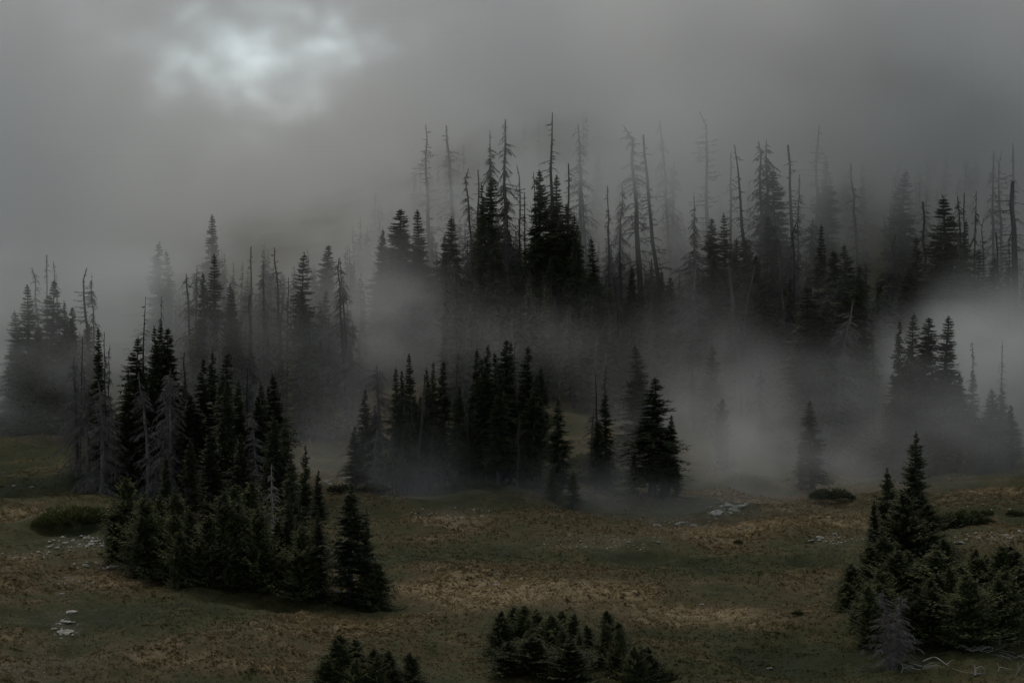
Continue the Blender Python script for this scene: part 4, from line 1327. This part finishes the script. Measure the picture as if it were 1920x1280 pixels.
HOLES = [  # gaps: the same, amount = share of the fog taken away
    (1690, 535, 375, 19, 26, 7, .95), (960, 510, 378, 12, 22, 10, .85), (440, 850, 290, 14, 14, 9, .8), (1000, 260, 540, 28, 100, 13, .85), (1000, 580, 368, 20, 24, 8, .55), (1000, 160, 510, 19, 60, 10, .8),
    (1250, 560, 385, 18, 24, 10, .9), (1545, 580, 356, 12, 24, 13, .9), (560, 680, 345, 12, 16, 9, .6), (620, 380, 480, 18, 60, 9, .5),
    (400, 80, 670, 40, 190, 27, .98), (430, 170, 500, 27, 100, 21, .97), (440, 220, 440, 26, 70, 17, .85), (430, 130, 450, 27, 80, 18, .9), (860, -20, 560, 34, 130, 9, .9), (640, 50, 600, 26, 160, 13, .92), (1300, 380, 440, 16, 30, 8, .4)]

ng = bpy.data.node_groups.new('fog_density', 'GeometryNodeTree')
ng.interface.new_socket('Geometry', in_out='OUTPUT', socket_type='NodeSocketGeometry')
N, K = ng.nodes, ng.links


def feed(sock, v):
    if hasattr(v, 'is_output'):
        K.new(v, sock)
    else:
        sock.default_value = v


def M(op, a, b_=0.0, c=0.0):
    n = N.new('ShaderNodeMath')
    n.operation = op
    for s, v in zip(n.inputs, (a, b_, c)):
        feed(s, v)
    return n.outputs[0]


def VM(op, a, b_=(0, 0, 0), outp=0):
    n = N.new('ShaderNodeVectorMath')
    n.operation = op
    feed(n.inputs[0], a)
    feed(n.inputs[1], b_)
    return n.outputs['Value' if op == 'LENGTH' else 'Vector']


def MR(v, a, b_, c, d):
    n = N.new('ShaderNodeMapRange')
    n.interpolation_type = 'SMOOTHSTEP'
    for s, q in zip(n.inputs[:5], (v, a, b_, c, d)):
        feed(s, q)
    return n.outputs['Result']


def NOISE(vec, scale, detail, rough=0.55):
    n = N.new('ShaderNodeTexNoise')
    feed(n.inputs['Vector'], vec)
    n.inputs['Scale'].default_value = scale
    n.inputs['Detail'].default_value = detail
    n.inputs['Roughness'].default_value = rough
    n.inputs['Distortion'].default_value = 0.6
    return n.outputs['Fac']


pos = N.new('GeometryNodeInputPosition').outputs[0]
sep = N.new('ShaderNodeSeparateXYZ')
K.new(pos, sep.inputs[0])
X_, Y_, Z_ = sep.outputs


def blob(spec):
    px, py, Y, rx, ry, rz, a = spec
    c = at(px, py, Y)
    d = VM('LENGTH', VM('DIVIDE', VM('SUBTRACT', pos, tuple(c)), (rx, ry, rz)))
    return M('MULTIPLY', M('EXPONENT', M('MULTIPLY', M('MULTIPLY', d, d), -1.0)), a)


n_big = MR(NOISE(VM('MULTIPLY', pos, (1, .6, 1.3)), 0.026, 4.0), 0.36, 0.64, 0.05, 2.0)
n_mid = MR(NOISE(VM('ADD', VM('MULTIPLY', pos, (1, .6, 1.5)), (310, 70, 20)), 0.07, 4.0, 0.6), 0.36, 0.64, 0.35, 1.65)
n_wisp = MR(NOISE(VM('MULTIPLY', pos, (1, .7, 1.3)), 0.10, 5.0, 0.62), 0.38, 0.62, 0.1, 2.0)
deep = M('ADD', MR(Y_, 352, 470, 0.0, 1.0), MR(Y_, 398, 440, 0.0, 1.1))
high = MR(Z_, -14, 16, 0.14, 1.0)
base = M('MULTIPLY', M('MULTIPLY', deep, high), 0.0135)
low = M('MULTIPLY', MR(Y_, 328, 352, 0.0, 1.0), 0.0014)
tot = M('MULTIPLY', M('MULTIPLY', M('ADD', base, low), n_big), n_mid)
bl = 0.0
for s in BLOBS:
    bl = M('ADD', blob(s), bl)
tot = M('ADD', tot, M('MULTIPLY', bl, n_wisp))
gap_edge = MR(n_mid, 0.35, 1.65, 1.6, 0.85)               # gaps are torn, not round
for s in HOLES:
    tot = M('MULTIPLY', tot, M('SUBTRACT', 1.0, M('MINIMUM', M('MULTIPLY', blob(s), gap_edge), 1.0)))
# fade out towards the faces of the grid
for s, lo, hi, w_ in ((X_, FOG_MIN.x, FOG_MAX.x, 12), (Y_, FOG_MIN.y, FOG_MAX.y, 14), (Z_, FOG_MIN.z - 10, FOG_MAX.z, 14)):
    tot = M('MULTIPLY', tot, MR(s, lo, lo + w_, 0.0, 1.0))
    tot = M('MULTIPLY', tot, MR(s, hi - w_, hi, 1.0, 0.0))
cube = N.new('GeometryNodeVolumeCube')
feed(cube.inputs['Density'], tot)
cube.inputs['Min'].default_value = FOG_MIN
cube.inputs['Max'].default_value = FOG_MAX
for s, v in zip(('Resolution X', 'Resolution Y', 'Resolution Z'), FOG_RES):
    cube.inputs[s].default_value = v

M_FOG = bpy.data.materials.new('fog')
M_FOG.use_nodes = True
nt = M_FOG.node_tree
nt.nodes.clear()
mo = nt.nodes.new('ShaderNodeOutputMaterial')
pv = nt.nodes.new('ShaderNodeVolumePrincipled')
pv.inputs['Color'].default_value = (0.992, 0.992, 0.992, 1)
pv.inputs['Density'].default_value = 1.0
pv.inputs['Anisotropy'].default_value = 0.35
nt.links.new(pv.outputs[0], mo.inputs['Volume'])
sm = N.new('GeometryNodeSetMaterial')
sm.inputs['Material'].default_value = M_FOG
K.new(cube.outputs[0], sm.inputs[0])
go = N.new('NodeGroupOutput')
K.new(sm.outputs[0], go.inputs[0])

fm = bpy.data.meshes.new('fog_bank')
fm.materials.append(M_FOG)
fog = link('fog_bank', fm)
mod = fog.modifiers.new('density', 'NODES')
mod.node_group = ng
fog['kind'] = 'stuff'
fog['label'] = 'pale drifting fog between the trees and over the hillside'
